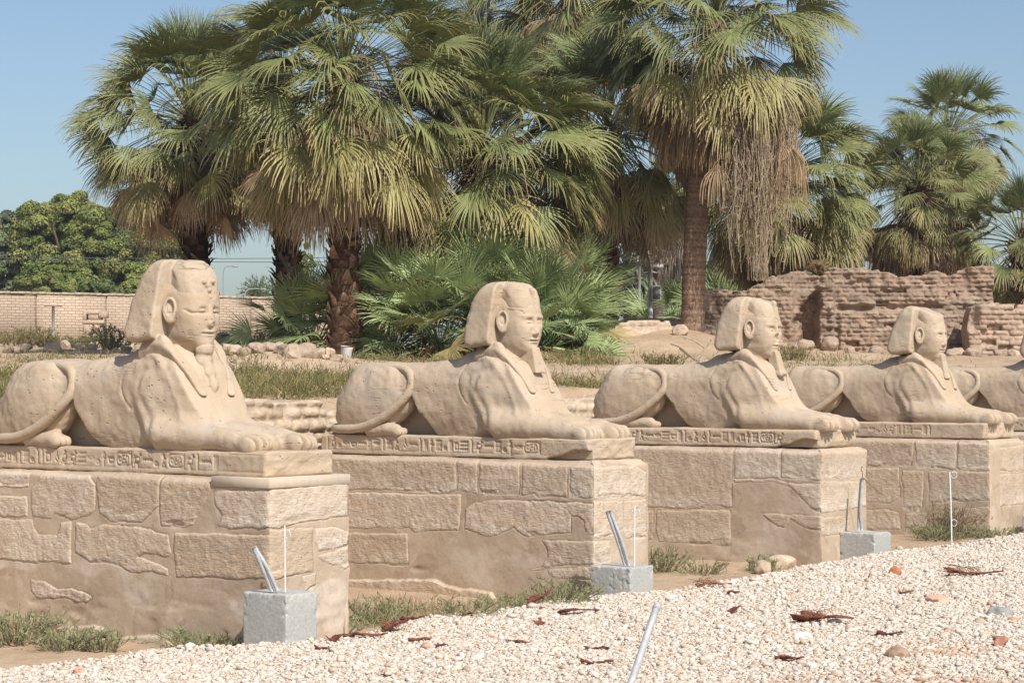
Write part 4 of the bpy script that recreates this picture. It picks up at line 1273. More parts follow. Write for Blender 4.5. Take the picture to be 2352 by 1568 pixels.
footing(657, 1366, 16.2, .47, .36, .50, 'nearest grey concrete block, two leaning pipes and a rod on top',
        [[(625, 1357, .18), (604, 1306, .15), (582, 1256, .12)], [(638, 1357, .16), (612, 1300, .14), (584, 1254, .15)]], [(655, 1358, .14), (654, 1205, .14)], 40)
footing(1447, 1304, 19.65, .46, .40, .40, 'second grey concrete block, two steep pipes and a rod on top',
        [[(1436, 1298, .2), (1418, 1240, .18), (1394, 1174, .15)], [(1445, 1298, .18), (1427, 1240, .16), (1401, 1172, .16)]], [(1457, 1299, .2), (1458, 1160, .2)], 41)
footing(2008, 1225, 23.9, .45, .42, .42, 'third grey concrete block, two upright bent pipes tied with wire',
        [[(1972, 1218, .2), (1973, 1165, .2), (1978, 1100, .2)], [(1979, 1218, .2), (1976, 1170, .17), (1981, 1098, .17)]], None, 42, True)
footing(2420, 1186, 27.6, .45, .42, .42, 'farthest grey concrete block, only its edge in view', [], None, 43)

mb = MB(); tube(mb, spline([at(2186, 1250, 25.4), at(2184, 1160, 25.4), at(2181, 1082, 25.4)], 60), .0085 + .002 * (np.arange(60) % 3 == 0), 7)
e = at(2184, 1090, 25.4)
stake_p = at(2186, 1250, 25.4)
t = empty('rod_stake', stake_p, 0, 'thin white ribbed rod standing alone in gravel by the dry bush', 'metal rod')
V0 = np.concatenate(mb.V) - stake_p; mb.V = [V0]; mb.build('reinforcing_rod', WHITEP, t)
for zz in (.02, .62):
    mb = MB(); a = np.linspace(0, 5.6, 14); q = at(2183, 1090 if zz > .3 else 1200, 25.4) - stake_p
    tube(mb, np.stack([q[0] + .045 + .035 * np.cos(a + 3.1), 0 * a + q[1], q[2] + .04 * np.sin(a + 3.1)], 1), .0035, 5)
    mb.build('wire_loop', WHITEP, t)

p1 = at(1509, 1391, 10.2); p0 = at(1449, 1568, 9.85); q = p0 - p1; p0 = p1 + q * ((p1[2] - .05) / -q[2])
t = empty('leaning_pole', p0, 0, 'leaning grey metal pole in the near foreground', 'pole')
mb = MB(); tube(mb, spline([[0, 0, 0], p1 - p0], 8), .0175, 16); mb.build('tube', GALV, t)
mb = MB(); tube(mb, np.array([(p1 - p0) * .985, (p1 - p0) * 1.004]), .0192, 16); mb.build('collar', GALV, t)
# ------------------------------------------------------------------ weeds, scrub, rubble
def blades(mb, base, n, h, spread, rg, pal, w=.008, droop=.5, seg=3):
    """n narrow blades rising from base (3,) or bases (n,3)."""
    B = np.broadcast_to(np.asarray(base, float), (n, 3)) + 0
    az = rg.uniform(0, 6.283, n); el = rg.uniform(.25, 1.45, n) if spread > 0 else rg.uniform(1.1, 1.5, n)
    L = h * rg.uniform(.45, 1.1, n)
    D = np.stack([np.cos(az) * np.cos(el), np.sin(az) * np.cos(el), np.sin(el)], 1)
    S = unit(np.cross(D, rg.normal(size=(n, 3))))
    pts = []
    p = B.copy(); d = D.copy()
    for k in range(seg + 1):
        ww = w * (1 - k / seg * .85) * .5
        pts.append(np.stack([p - S * ww, p + S * ww], 1))
        p = p + d * (L / seg)[:, None]
        d = unit(d + np.array([0, 0, -droop * .3]) + rg.normal(0, .22, (n, 3)))
    V = np.stack(pts, 1)                                   # n, seg+1, 2, 3
    i = np.arange(n)[:, None] * (seg + 1) * 2 + np.arange(seg)[None] * 2
    F = np.stack([i, i + 1, i + 3, i + 2], -1).reshape(-1, 4)
    pal = np.asarray(pal); c = pal[rg.integers(0, len(pal), n)] * rg.uniform(.7, 1.25, (n, 1))
    mb.add(V.reshape(-1, 3), F, np.repeat(c, (seg + 1) * 2, 0))

def bushy(mb, c, r, h, nst, rg, pal, leaf=.035, per=14, woody=(.36, .29, .19)):
    """Loose herb: wiry stems set with small narrow leaves."""
    c = np.asarray(c, float)
    for _ in range(nst):
        az = rg.uniform(0, 6.283); rr = r * math.sqrt(rg.uniform()); lean = rg.uniform(.2, 1.0)
        b = c + [rr * .5 * math.cos(az), rr * .5 * math.sin(az), 0]
        top = b + [rr * lean * math.cos(az), rr * lean * math.sin(az), h * rg.uniform(.5, 1.0)]
        S = spline([b, (b + top) / 2 + rg.normal(0, .12 * h, 3) + [0, 0, .08 * h], top], 7)
        tube(mb, S, .0035, 3, woody, cap=False)
        t = rg.uniform(.15, 1, per)
        L = np.stack([np.interp(t, np.linspace(0, 1, 7), S[:, k]) for k in range(3)], 1)
        blades(mb, L, per, leaf * 2, 1, rg, pal, leaf * .35, .1, 1)

GREEN = [(.30, .335, .17), (.35, .375, .20), (.25, .30, .145), (.39, .39, .23), (.32, .30, .17)]
SCRUB = [(.20, .195, 0.08), (.25, .235, 0.10), (.165, .17, 0.06), (.29, .25, 0.11), (.22, .165, 0.08)]
STRAW = [(.45, .34, .19), (.38, .28, .16), (.5, .4, .25)]
DRYB = [(.36, .25, .13), (.42, .32, .17), (.26, .20, .10)]

def weed(px, py, r, h, nst, pal, label, seed, grass=0, pos=None, name='weed_clump', leaf=.03):
    rg = np.random.default_rng(seed)
    p = outside(on_ground(px, py), px, py) if pos is None else np.asarray(pos)
    mb = MB()
    if nst: bushy(mb, (0, 0, 0), r, h * .85, int(nst * 1.0), rg, pal, leaf * .8, 26)
    if grass:
        a = rg.uniform(0, 6.283, grass); q = r * np.sqrt(rg.uniform(size=grass))
        blades(mb, np.stack([q * np.cos(a), q * np.sin(a), 0 * a], 1), grass, h, 1, rg, pal, .007, .5, 4)
    o = mb.build(name, GRASS, location=p - [0, 0, .01])
    return tag(o, label, 'weeds')

WEEDS = [
    (40, 1478, .42, .34, 95, GREEN, 'big green weed clump with husks at the foot of the first pedestal', 0),
    (150, 1492, .30, .22, 60, GREEN, 'low green weeds between the husks below the first pedestal', 0),
    (232, 1494, .24, .20, 45, GREEN, 'weed tuft around the short toothed husk', 0),
    (475, 1476, .42, .22, 80, GREEN, 'green weed mat left of the nearest concrete block', 60),
    (762, 1463, .28, .18, 45, GREEN, 'low weeds right of the nearest concrete block', 60),
    (862, 1432, .40, .30, 60, GREEN + STRAW[:1], 'green and straw grass in the gap behind the first pedestal corner', 500),
    (960, 1412, .50, .26, 10, STRAW, 'dry straw grass along the foot of the second pedestal', 600),
    (1075, 1410, .34, .16, 30, GREEN + STRAW, 'thin mixed grass before the second pedestal', 200),
    (1180, 1394, .34, .16, 40, GREEN, 'short green grass near the twisted husk', 120),
    (1285, 1380, .36, .24, 40, GREEN + STRAW[:1], 'green grass left of the second concrete block', 260),
    (1337, 1368, .14, .34, 0, [(.10, .12, .05), (.13, .15, .07)], 'dark upright grass tuft touching the second concrete block', 170),
    (1518, 1312, .34, .36, 60, GREEN + DRYB[:1], 'green weed against the third pedestal, right of the second block', 60),
    (1610, 1318, .30, .20, 25, GREEN + STRAW, 'thin weeds at the foot of the third pedestal', 120),
    (1750, 1312, .20, .24, 30, GREEN, 'bright green tuft behind the tilted tan rock', 150),
    (1893, 1268, .38, .36, 85, [(.26, .33, .12), (.23, .30, .10)], 'bright green weed left of the third concrete block', 120),
    (2150, 1240, .42, .26, 80, GREEN, 'green weed mat under the dry bush', 60),
    (2290, 1222, .34, .22, 50, GREEN, 'green weeds at the foot of the fourth pedestal corner', 60),
]
for i, (px, py, r, h, ns, pal, lab, gr) in enumerate(WEEDS):
    weed(px, py, r, h, ns, pal, lab, 1000 + i, gr)
weed(2192, 1222, .36, .58, 130, DRYB, 'round brown dried bush behind the thin white rod', 1050, name='dry_bush', leaf=.022)

# the slope behind the row: grey green scrub nobody could count
rg = np.random.default_rng(77); mb = MB()
cand = []
for _ in range(15000):
    Y = rg.uniform(19, 46); X = rg.uniform(-.27, .27) * Y
    xl, yl = lxy(X, Y)
    if xl > -4.75: continue
    m = .34 + fbm2(X * .34, Y * .34, 41, 4) * 1.7
    px = 1176 + FOC * X / Y
    if Y > 34.6 and px < 1300: m *= .25
    if 1400 < px < 1800 and Y > 33: m *= .06
    if px > 1800: m *= .16
    if rg.uniform() > m * 1.15: continue
    cand.append((X, Y))
cand = np.array(cand); cz = ground_z(cand[:, 0], cand[:, 1])
for (X, Y), z in zip(cand, cz):
    k = rg.uniform(.6, 1.3); n_ = int(26 if Y < 30 else 18)
    r = .22 * k
    o = rg.normal(0, r * .55, (n_, 3)); o[:, 2] = np.abs(o[:, 2]) * 1.1
    pal = SCRUB if rg.uniform() < .93 else DRYB + STRAW
    blades(mb, np.array([X, Y, z - .05]) + o * [1, 1, .7], n_, .14 * k, 1, rg, pal, .012 if Y < 30 else .016, .2, 2)
tag(mb.build('scrub', GRASS), 'grey green low scrub covering the slope behind the sphinxes', 'scrub', kind='stuff')

BUSHES = [
    (35, 775, 72, .8, .65, SCRUB + DRYB, 'pale bush at the far wall, leftmost of those there'), (75, 770, 74, .8, .9, SCRUB + DRYB, 'taller pale bush at the far wall left of the post'),
    (108, 778, 74, .5, .5, SCRUB, 'tiny pale bush at the far wall close to the post'), (163, 782, 66, .6, .6, GREEN[:2] + SCRUB, 'green bush right of the grey post'),
    (205, 770, 74, .4, .5, SCRUB, 'small bush beside the stone doorway'),
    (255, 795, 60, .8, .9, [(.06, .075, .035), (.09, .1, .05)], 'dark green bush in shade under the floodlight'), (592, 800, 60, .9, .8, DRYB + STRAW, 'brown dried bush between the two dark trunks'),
    (1520, 846, 40, .5, .35, SCRUB, 'low bush on the bare bank before the ruin'), (2228, 858, 36, .35, .28, SCRUB, 'small bush on the ground beyond the fourth sphinx'),
    (1815, 848, 44, .5, .4, SCRUB + DRYB, 'dry bush at the foot of the ruin wall'), (1885, 632, 52.6, .25, .4, DRYB, 'dried plant growing on top of the ruin wall'),
    (2170, 868, 34, .4, .35, SCRUB, 'low bush right behind the fourth sphinx beard'),
]
for i, (px, py, d, r, h, pal, lab) in enumerate(BUSHES):
    p = at(px, py, d)
    if 'on top' not in lab: p[2] = ground_z(p[0], p[1])
    else: p = at(px, py, d)
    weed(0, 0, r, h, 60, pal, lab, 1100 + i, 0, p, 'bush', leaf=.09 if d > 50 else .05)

# rubble along the ridge, boulders by the far wall
rg = np.random.default_rng(12)
RUB = [(540, 842, 0.20), (562, 846, 0.18), (590, 846, 0.22), (615, 850, 0.22), (640, 838, 0.24), (672, 842, 0.30), (705, 838, 0.32), (690, 832, 0.22), (728, 845, 0.22), (655, 858, 0.22), (625, 862, 0.22),
       (752, 862, 0.16), (775, 860, 0.16), (700, 858, 0.25), (580, 858, 0.18), (520, 850, 0.22), (665, 826, 0.18), (745, 850, 0.14)]
for i, (px, py, r) in enumerate(RUB):
    p = at(px, py, 36.8 + rg.uniform(-.6, .6)); p[2] = ground_z(p[0], p[1])
    stone('rubble_stone', 0, 0, r, 1200 + i, np.array((.44, .34, .25)) * rg.uniform(.85, 1.12), 'tan rubble stone of the low ridge between the first two sphinxes', 'stone', 'rubble stones on the ridge', pos=p, flat_=.55)
BLD = [(20, 800, .2), (60, 806, .22), (112, 808, .22), (128, 803, .34), (150, 800, .26), (185, 806, .24), (215, 806, .22), (250, 818, .3), (290, 815, .22)]
for i, (px, py, r) in enumerate(BLD):
    p = at(px, py, 58 + rg.uniform(-3, 3)); p[2] = ground_z(p[0], p[1])
    stone('rubble_stone', 0, 0, r, 1240 + i, np.array((.45, .34, .25)) * rg.uniform(.8, 1.1), 'tan rubble stone behind the back of the first sphinx', 'stone', 'rubble behind the first sphinx', pos=p)
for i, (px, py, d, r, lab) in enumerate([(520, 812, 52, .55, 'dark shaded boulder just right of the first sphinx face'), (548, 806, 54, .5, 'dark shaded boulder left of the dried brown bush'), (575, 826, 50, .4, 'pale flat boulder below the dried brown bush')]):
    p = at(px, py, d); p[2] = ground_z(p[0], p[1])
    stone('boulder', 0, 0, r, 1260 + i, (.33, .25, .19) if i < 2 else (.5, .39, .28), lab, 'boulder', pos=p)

for i, (px, py) in enumerate([(1610, 838), (1650, 842), (1700, 838), (1755, 836), (1790, 842), (1822, 836), (1850, 844), (1905, 838), (1950, 842), (2010, 840), (2195, 842), (2235, 846), (2290, 842), (2330, 846), (1560, 792), (1588, 800)]):
    p = at(px, py, 50.2 - .6 * (i % 3)); p[2] = ground_z(p[0], p[1])
    stone('rubble_stone', 0, 0, .16 + .05 * (i % 4), 1300 + i, np.array((.40, .30, .225)) * rg.uniform(.85, 1.15), 'brown rubble lump fallen at the foot of the ruin', 'stone', 'rubble at the foot of the ruin', pos=p)
# ------------------------------------------------------------------ fan palms
ST = np.array([0, .2, .42, .6, .8, 1.0])
def fan(mb, o, d0, plen, R, rg, cb, ct, spread=2.0, nseg=32, droop=1.0, sag=.5, cup=.3, wide=1.0, pet=(.19, .2, .08), pr=.013, twist=.5):
    """One palmate leaf: petiole and a pleated blade whose tips hang."""
    p = np.array(o, float); d = unit(np.array(d0, float)); pts = [p.copy()]
    for k in range(5):
        p = p + d * plen / 5; pts.append(p.copy())
        d = unit(d + np.array([0, 0, -sag / 5]))
    tube(mb, np.array(pts), np.linspace(pr * 1.3, pr * .7, 6), 3, pet, cap=False)
    a = unit(d + np.array([0, 0, -.35 * sag]))
    up = np.array([0, 0, 1.0]) if abs(a[2]) < .93 else unit(np.array([rg.normal(), rg.normal(), .1]))
    s = unit(np.cross(a, up)); n = np.cross(s, a)
    r = rg.normal(0, twist); s, n = s * math.cos(r) + n * math.sin(r), n * math.cos(r) - s * math.sin(r)
    th = np.linspace(-spread, spread, nseg) + rg.normal(0, .02, nseg)
    dth = 2 * spread / nseg
    D = np.cos(th)[:, None] * a + np.sin(th)[:, None] * s + (cup * np.abs(np.sin(th * .75)) - .1)[:, None] * n
    D = unit(D)
    L = R * (.62 + .38 * np.cos(th * .62) ** 2) * rg.uniform(.86, 1.06, nseg)
    dr = droop * rg.uniform(.5, 1.5, nseg)
    P = np.broadcast_to(p, (nseg, 3)).copy(); pos = []; dirs = []
    d = D.copy()
    for k in range(6):
        if k: P = P + d * (L * (ST[k] - ST[k - 1]))[:, None]
        pos.append(P.copy()); dirs.append(d.copy())
        g = .05 + max(0, ST[k] - .3) * 1.5
        d = unit(d + np.stack([0 * dr, 0 * dr, -dr * g * (.22 if k < 2 else .6)], 1) + (rg.normal(0, .05, (nseg, 3)) if k > 1 else 0))
    pos = np.stack(pos, 1); dirs = np.stack(dirs, 1)               # nseg,6,3
    side = unit(np.cross(dirs, n + 0 * dirs))
    nor = np.cross(side, dirs)
    full = 2 * L[:, None] * ST[None] * math.tan(dth / 2)
    w = np.where(ST[None] <= .42, full, (2 * L[:, None] * .42 * math.tan(dth / 2)) * (1 - (ST[None] - .42) / .58 * .92)) * wide * .98 + .004
    fold = .32
    V = np.stack([pos - side * w[..., None] / 2, pos + nor * (w * fold)[..., None], pos + side * w[..., None] / 2], 2)
    i = np.arange(nseg)[:, None, None] * 18 + np.arange(5)[None, :, None] * 3 + np.arange(2)[None, None]
    F = np.stack([i, i + 1, i + 4, i + 3], -1).reshape(-1, 4)
    t = np.broadcast_to(ST[None, :, None] ** 2.2, (nseg, 6, 3))
    c = (np.asarray(cb) * (1 - t[..., None]) + np.asarray(ct) * t[..., None]) * rg.uniform(.8, 1.2, nseg)[:, None, None, None]
    mb.add(V.reshape(-1, 3), F, c.reshape(-1, 3))

G_YOUNG = (.19, .235, .095); G_MID = (.19, .215, .08); G_OLD = (.275, .26, .095)
T_YOUNG = (.26, .28, .13); T_MID = (.28, .25, .10); T_OLD = (.47, .37, .17)
D_TAN = (.43, .31, .185); D_BRN = (.25, .16, .095); D_GRY = (.31, .24, .175)

def trunk_boots(mb, h, r, rg, col, z0=0.0, dense=34, long_=.30):
    """Trunk clad in the stubs of old leaf bases."""
    zz = np.linspace(-.3, h, 24)
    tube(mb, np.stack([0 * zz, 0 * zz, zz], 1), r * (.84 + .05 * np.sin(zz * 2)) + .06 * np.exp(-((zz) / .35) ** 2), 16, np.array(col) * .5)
    n = int(dense * (h - z0))
    for i in range(n):
        z = z0 + (h - z0) * (i + .5) / n; az = i * 2.399963 + rg.normal(0, .15)
        L = long_ * rg.uniform(.5, 1.3); w = .115 * rg.uniform(.75, 1.25)
        o = np.array([math.cos(az), math.sin(az), 0]); s = np.array([-o[1], o[0], 0])
        out = rg.uniform(.05, 1.0); k = rg.uniform(.6, 1.5); az += rg.normal(0, .3); z += rg.normal(0, .04)
        b = o * r * .82 + [0, 0, z]
        m1 = b + o * (L * .30 * out + .03) + [0, 0, L * .5]; tip = m1 + o * L * out * .6 + [0, 0, L * (.55 - .5 * out)] + s * rg.normal(0, .06)
        V = [b - s * w, b + o * .035, b + s * w, m1 - s * w * .72, m1 + o * .045, m1 + s * w * .72, tip - s * w * .22, tip + o * .01, tip + s * w * .22]
        F = np.array([[0, 1, 4, 3], [1, 2, 5, 4], [3, 4, 7, 6], [4, 5, 8, 7]])
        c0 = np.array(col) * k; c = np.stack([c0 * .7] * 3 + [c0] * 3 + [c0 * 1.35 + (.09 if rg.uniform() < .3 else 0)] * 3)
        mb.add(V, F, c)

def trunk_smooth(mb, pts, r, col, rg):
    n = 190; C_ = spline(pts, n); z = np.arange(n)
    rr = r * (1 + .05 * np.exp(-z / 12)) * (1 + .018 * ((z * 1.0) % 4 < 1.2) + .02 * rg.uniform(-1, 1, n))
    c = np.array(col)[None] * (1 + .22 * rg.uniform(-1, 1, (n, 1)) - .25 * ((z % 4) < 1)[:, None])
    tube(mb, C_, rr, 26, c)

def palm(px, base_d, heart, R, N, ndead, skirt_py, tr, label, seed, kind='boots', young=1.0, hide_base=None, plen=1.25, lean=None, stalks=3, dry=.35, bark=(.17, .095, .062), low_el=-60, group='fan palms behind the sphinxes', skirt_r=.75):
    """heart = (px, py) of the growing point, seen at base_d; the foot stands on the ground below px."""
    rg = np.random.default_rng(seed)
    H = at(heart[0], heart[1], base_d)
    B = at(px, 868, base_d); B[2] = ground_z(B[0], B[1])
    t = empty('fan_palm', B, 0, label, 'palm tree', group)
    Hl = H - B
    mb = MB()
    if kind == 'boots':
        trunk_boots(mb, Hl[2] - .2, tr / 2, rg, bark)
        k = Hl[:2] / Hl[2]
        for i in range(len(mb.V)):
            v = mb.V[i]; v[:, 0] += k[0] * np.clip(v[:, 2], 0, None); v[:, 1] += k[1] * np.clip(v[:, 2], 0, None)
    else:
        trunk_smooth(mb, [[0, 0, -.3], [Hl[0] * .15, Hl[1] * .15, Hl[2] * .3], [Hl[0] * .55, Hl[1] * .55, Hl[2] * .7], [Hl[0], Hl[1], Hl[2] - .1]], tr / 2, bark, rg)
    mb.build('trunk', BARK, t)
    mb = MB()
    for i in range(N):
        f = (i + .5) / N
        el = math.radians(86 + (low_el - 86) * f ** .92 + rg.normal(0, 6)); az = i * 2.399963 + rg.normal(0, .2)
        d0 = [math.cos(az) * math.cos(el), math.sin(az) * math.cos(el), math.sin(el)]
        o = Hl + np.array([d0[0] * .12, d0[1] * .12, .15 - f * .75])
        q = rg.uniform()
        if f < .25: cb, ct = np.array(G_YOUNG), T_YOUNG
        elif f < .68: cb, ct = np.array(G_MID), T_MID
        else: cb, ct = np.array(G_OLD), T_OLD
        if f > .86 and q < .75: cb, ct = np.array(D_TAN) * .9, np.array(D_TAN) * 1.1
        cb = cb * rg.uniform(.8, 1.2)
        fan(mb, o, d0, plen * R * .5 * (.72 + .42 * min(1, f * 2.2)) * rg.uniform(.85, 1.15), R * .42 * rg.uniform(.8, 1.12), rg, cb, ct,
            spread=rg.uniform(1.2, 1.75) - .35 * f if f > .12 else .8, nseg=30, droop=.3 + .75 * f + .35 * rg.uniform(), sag=.15 + .55 * f, cup=.35 - .2 * f, pet=(.2, .21, .085) if f < .7 else (.27, .2, .1))
    mb.build('crown', LEAF, t)
    if ndead:
        mb = MB(); zb = at(heart[0], skirt_py, base_d)[2] - B[2]
        for i in range(ndead):
            f = (i + .5) / ndead
            az = i * 2.399963 + rg.normal(0, .2); zz = Hl[2] - .75 - f * max(.1, (Hl[2] - .75) - (zb + 1.3))
            kx = Hl[:2] * (zz / Hl[2])
            el = math.radians(rg.uniform(-60, 5))
            d0 = [math.cos(az) * math.cos(el), math.sin(az) * math.cos(el), math.sin(el)]
            o = np.array([kx[0] + d0[0] * tr * .4, kx[1] + d0[1] * tr * .4, zz])
            q = rg.uniform()
            c = np.array(D_TAN if q < dry else D_BRN if q < .85 else D_GRY) * rg.uniform(.75, 1.2)
            fan(mb, o, d0, skirt_r * (1.6 - .7 * f) * rg.uniform(.5, 1.1), rg.uniform(1.0, 1.5), rg, c * .8, c * 1.15, spread=1.2, nseg=24, droop=4.0, sag=1.4, cup=.3, wide=.8, pet=c * .8, pr=.012, twist=.8)
        # strings and rags hanging lower than the skirt
        for i in range(int(ndead * .7)):
            az = rg.uniform(0, 6.28); rr = rg.uniform(.2, .9); z1 = zb + rg.uniform(.3, 1.0)
            k0 = np.array([Hl[0] * z1 / Hl[2] + rr * math.cos(az), Hl[1] * z1 / Hl[2] + rr * math.sin(az), z1])
            L = rg.uniform(.4, 1.1)
            S = spline([k0, k0 + [rg.normal(0, .05), rg.normal(0, .05), -L * .5], k0 + [rg.normal(0, .08), rg.normal(0, .08), -L]], 6)
            tube(mb, S, np.linspace(.010, .004, 6), 3, np.array(D_GRY if i % 2 else D_BRN) * rg.uniform(.6, 1.2), cap=False)
        mb.build('dead_skirt', DRY, t)
    for i in range(stalks):
        mb = MB(); az = rg.uniform(0, 6.28) if i else -1.2
        o = Hl + [.1 * math.cos(az), .1 * math.sin(az), -.25]
        rr = R * rg.uniform(.55, .95)
        P = spline([o, o + [rr * .35 * math.cos(az), rr * .35 * math.sin(az), rr * .22], o + [rr * .75 * math.cos(az), rr * .75 * math.sin(az), rr * .02], o + [rr * math.cos(az), rr * math.sin(az), -rr * .45]], 14)
        col = np.array((.40, .285, .17)) * rg.uniform(.8, 1.2)
        tube(mb, P, np.linspace(.02, .007, 14), 4, col, cap=False)
        for k in (6, 8, 10, 12, 13):
            for _ in range(2):
                L = rg.uniform(.25, .6)
                e = P[k] + [rg.normal(0, .12), rg.normal(0, .12), -L]
                tube(mb, spline([P[k], (P[k] + e) / 2 + [rg.normal(0, .06), 0, .08], e], 5), np.linspace(.008, .004, 5), 3, col, cap=False)
        mb.build('flower_stalk', DRY, t)
    return t

palm(457, 51, (440, 262), 2.75, 169, 57, 470, .78, 'leftmost fan palm, dark bristly trunk right behind the first sphinx head', 1, bark=(.105, .065, .045), skirt_r=.6, dry=.6)
palm(665, 55, (650, 215), 2.7, 136, 75, 500, .80, 'fan palm behind the biggest one, its bristly trunk coloured dark for shade', 2, bark=(.075, .046, .034), dry=.1)  # bark darkened: the shade on this trunk is put into its colour
palm(793, 47, (788, 165), 3.25, 201, 112, 480, .80, 'biggest fan palm, reddish shingled trunk with a broad crown', 3, bark=(.235, .135, .085), stalks=6, skirt_r=.95)
palm(1120, 49.5, (1108, 330), 3.2, 179, 75, 560, .70, 'low fan palm whose crown hangs above the second sphinx head', 4, stalks=5)
palm(1085, 63, (1085, 30), 2.7, 127, 40, 250, .6, 'fan palm far back, only its dark top between the big and the tall one', 12, stalks=2)
palm(1285, 57, (1312, -60), 3.1, 124, 100, 150, .46, 'tall fan palm cut by the top edge, straw skirt over the middle', 5, kind='smooth', bark=(.33, .235, .18), dry=.65, skirt_r=.7)
palm(1392, 53, (1395, 290), 2.95, 152, 75, 535, .60, 'fan palm with long brown skirt between the low palm and the bare trunk', 6, stalks=3)
palm(1590, 50, (1645, 40), 3.1, 162, 87, 380, .56, 'tall fan palm on a bare ringed brown trunk, draped with dry vine', 7, kind='smooth', skirt_r=1.0, dry=.6, bark=(.30, .20, .14), stalks=4)
palm(1745, 57, (1795, 390), 2.75, 183, 112, 620, .92, 'fan palm behind the ruin, skirt down to a shaggy dark foot', 8, bark=(.13, .075, .055), dry=.6, skirt_r=.8)
palm(2105, 59, (2108, 418), 2.15, 152, 57, 605, .85, 'fan palm rising behind the ruin wall, front one of a pair', 9, bark=(.12, .075, .055), stalks=4)
palm(2172, 68, (2180, 300), 2.25, 136, 37, 430, .6, 'taller fan palm behind the front one of the pair', 10, kind='smooth', bark=(.3, .2, .15), stalks=3)
palm(2352, 56, (2345, 545), 1.85, 119, 32, 700, .7, 'fan palm with a low dark crown past the ruin end', 11, bark=(.12, .08, .06), stalks=3)

def young_palm(px, d, R, N, label, seed, h0=.1, el=(80, 4), plen=1.0):
    rg = np.random.default_rng(seed)
    B = at(px, 868, d); B[2] = ground_z(B[0], B[1])
    t = empty('young_palm', B, 0, label, 'palm bush', 'young fan palms without trunks')
    mb = MB()
    for i in range(N):
        f = (i + .5) / N
        e = math.radians(el[0] + (el[1] - el[0]) * f + rg.normal(0, 5)); az = i * 2.399963 + rg.normal(0, .25)
        d0 = [math.cos(az) * math.cos(e), math.sin(az) * math.cos(e), math.sin(e)]
        old = rg.uniform() < .14 * (f > .5)
        cb = np.array((.275, .345, .135) if not old else (.29, .23, .1)) * rg.uniform(.75, 1.25)
        ct = np.array((.32, .37, .18) if not old else (.4, .29, .13))
        fan(mb, np.array([d0[0] * .1, d0[1] * .1, h0 + .25 * (1 - f)]), d0, R * plen * rg.uniform(.65, 1.1), R * .62 * rg.uniform(.85, 1.1), rg, cb, ct,
            spread=rg.uniform(1.35, 1.9), droop=.12 + .35 * f, sag=.2 + .35 * f, cup=.25, pet=(.14, .2, .075))
    mb.build('fronds', LEAF, t)
    mb = MB()
    for i in range(14):
        az = rg.uniform(0, 6.28); d0 = [math.cos(az), math.sin(az), -.1]
        c = np.array((.33, .17, .075) if i % 2 else D_BRN) * rg.uniform(.8, 1.2)
        fan(mb, (0, 0, .3), d0, R * .5 * rg.uniform(.5, 1.0), R * .5, rg, c, c * 1.2, spread=1.3, nseg=20, droop=1.2, sag=.9, wide=.7, pet=c, twist=.8)
    mb.build('dead_fronds', DRY, t)

young_palm(722, 48.5, 1.5, 44, 'young palm between the shaded trunk and the reddish trunk', 31)
young_palm(905, 48.5, 1.95, 50, 'young palm just right of the reddish shingled trunk', 32)
young_palm(1010, 46.5, 1.65, 50, 'young palm left of the second sphinx head, fans spread low', 33, el=(70, -4))
young_palm(1115, 48, 2.0, 54, 'young palm right behind the second sphinx head', 34, el=(84, 20))
young_palm(1258, 46.5, 1.5, 76, 'largest young palm, big fans right of the second sphinx face', 35, el=(82, 2))
young_palm(1305, 51, 1.6, 34, 'tall young palm with pale upright fans at the back', 36, el=(86, 45))
young_palm(1552, 66, 1.5, 26, 'small young palm half hidden by the bare ringed trunk', 37)
young_palm(1660, 64, 1.5, 26, 'young palm peeping over the left end of the ruin', 38, el=(84, 25))
young_palm(1240, 44.8, 1.1, 24, 'short yellowing young palm low behind the second sphinx chest', 39, el=(60, -10))

# dry creeper hanging from the tall palm
rg = np.random.default_rng(99); mb = MB(); base = at(1700, 300, 50)
clus = [(x, rg.uniform(180, 270) + .3 * abs(x - 1770), rg.uniform(.35, 1.0)) for x in rg.uniform(1640, 1822, 30)]
for i in range(900):
    cx_, ct_, cl_ = clus[rg.integers(0, len(clus))]
    x = cx_ + rg.normal(0, 7); top = ct_ + rg.uniform(-20, 60); L_ = cl_ * (430 - .9 * abs(x - 1735)) * rg.uniform(.3, 1.0) + 30
    bot = top + L_; dd = 48.4 + rg.uniform(-.5, .9) + .004 * abs(x - 1740)
    a = at(x, top, dd); b = at(x + rg.normal(0, 9) - (bot - top) * .06 * (x > 1760), min(bot, 645), dd + rg.normal(0, .12))
    m = (a + b) / 2 + rg.normal(0, .10, 3); m2 = (a * .25 + b * .75) + rg.normal(0, .08, 3)
    c = np.array((.62, .50, .36) if i % 3 else (.42, .31, .21)) * rg.uniform(.7, 1.2)
    tube(mb, spline([a, m, m2, b], 9) - base, np.linspace(.010, .0055, 9), 3, c, cap=False)
    if i % 2 == 0:
        P = spline([a, m, m2, b], 9) - base
        blades(mb, P[rg.integers(1, 9, 10)] , 10, .16, 1, rg, [(.48, .37, .23), (.42, .33, .19), (.33, .31, .13), (.28, .19, .12)], .022, 1.6, 2)
for i in range(46):
    x = rg.uniform(1660, 1820); c = np.array(D_TAN if i % 3 else D_BRN) * rg.uniform(.85, 1.3); az = rg.uniform(0, 6.28)
    fan(mb, at(x, 175 + .3 * abs(x - 1760) + rg.uniform(0, 200), 48.6 + rg.uniform(-.4, .9)) - base, [math.cos(az), math.sin(az), -.6], .25, rg.uniform(.9, 1.6), rg, c * .85, c * 1.2, spread=.8, nseg=18, droop=5.0, sag=1.8, wide=.55, pet=c, twist=.8)
t = mb.build('dry_creeper', DRY, location=base)
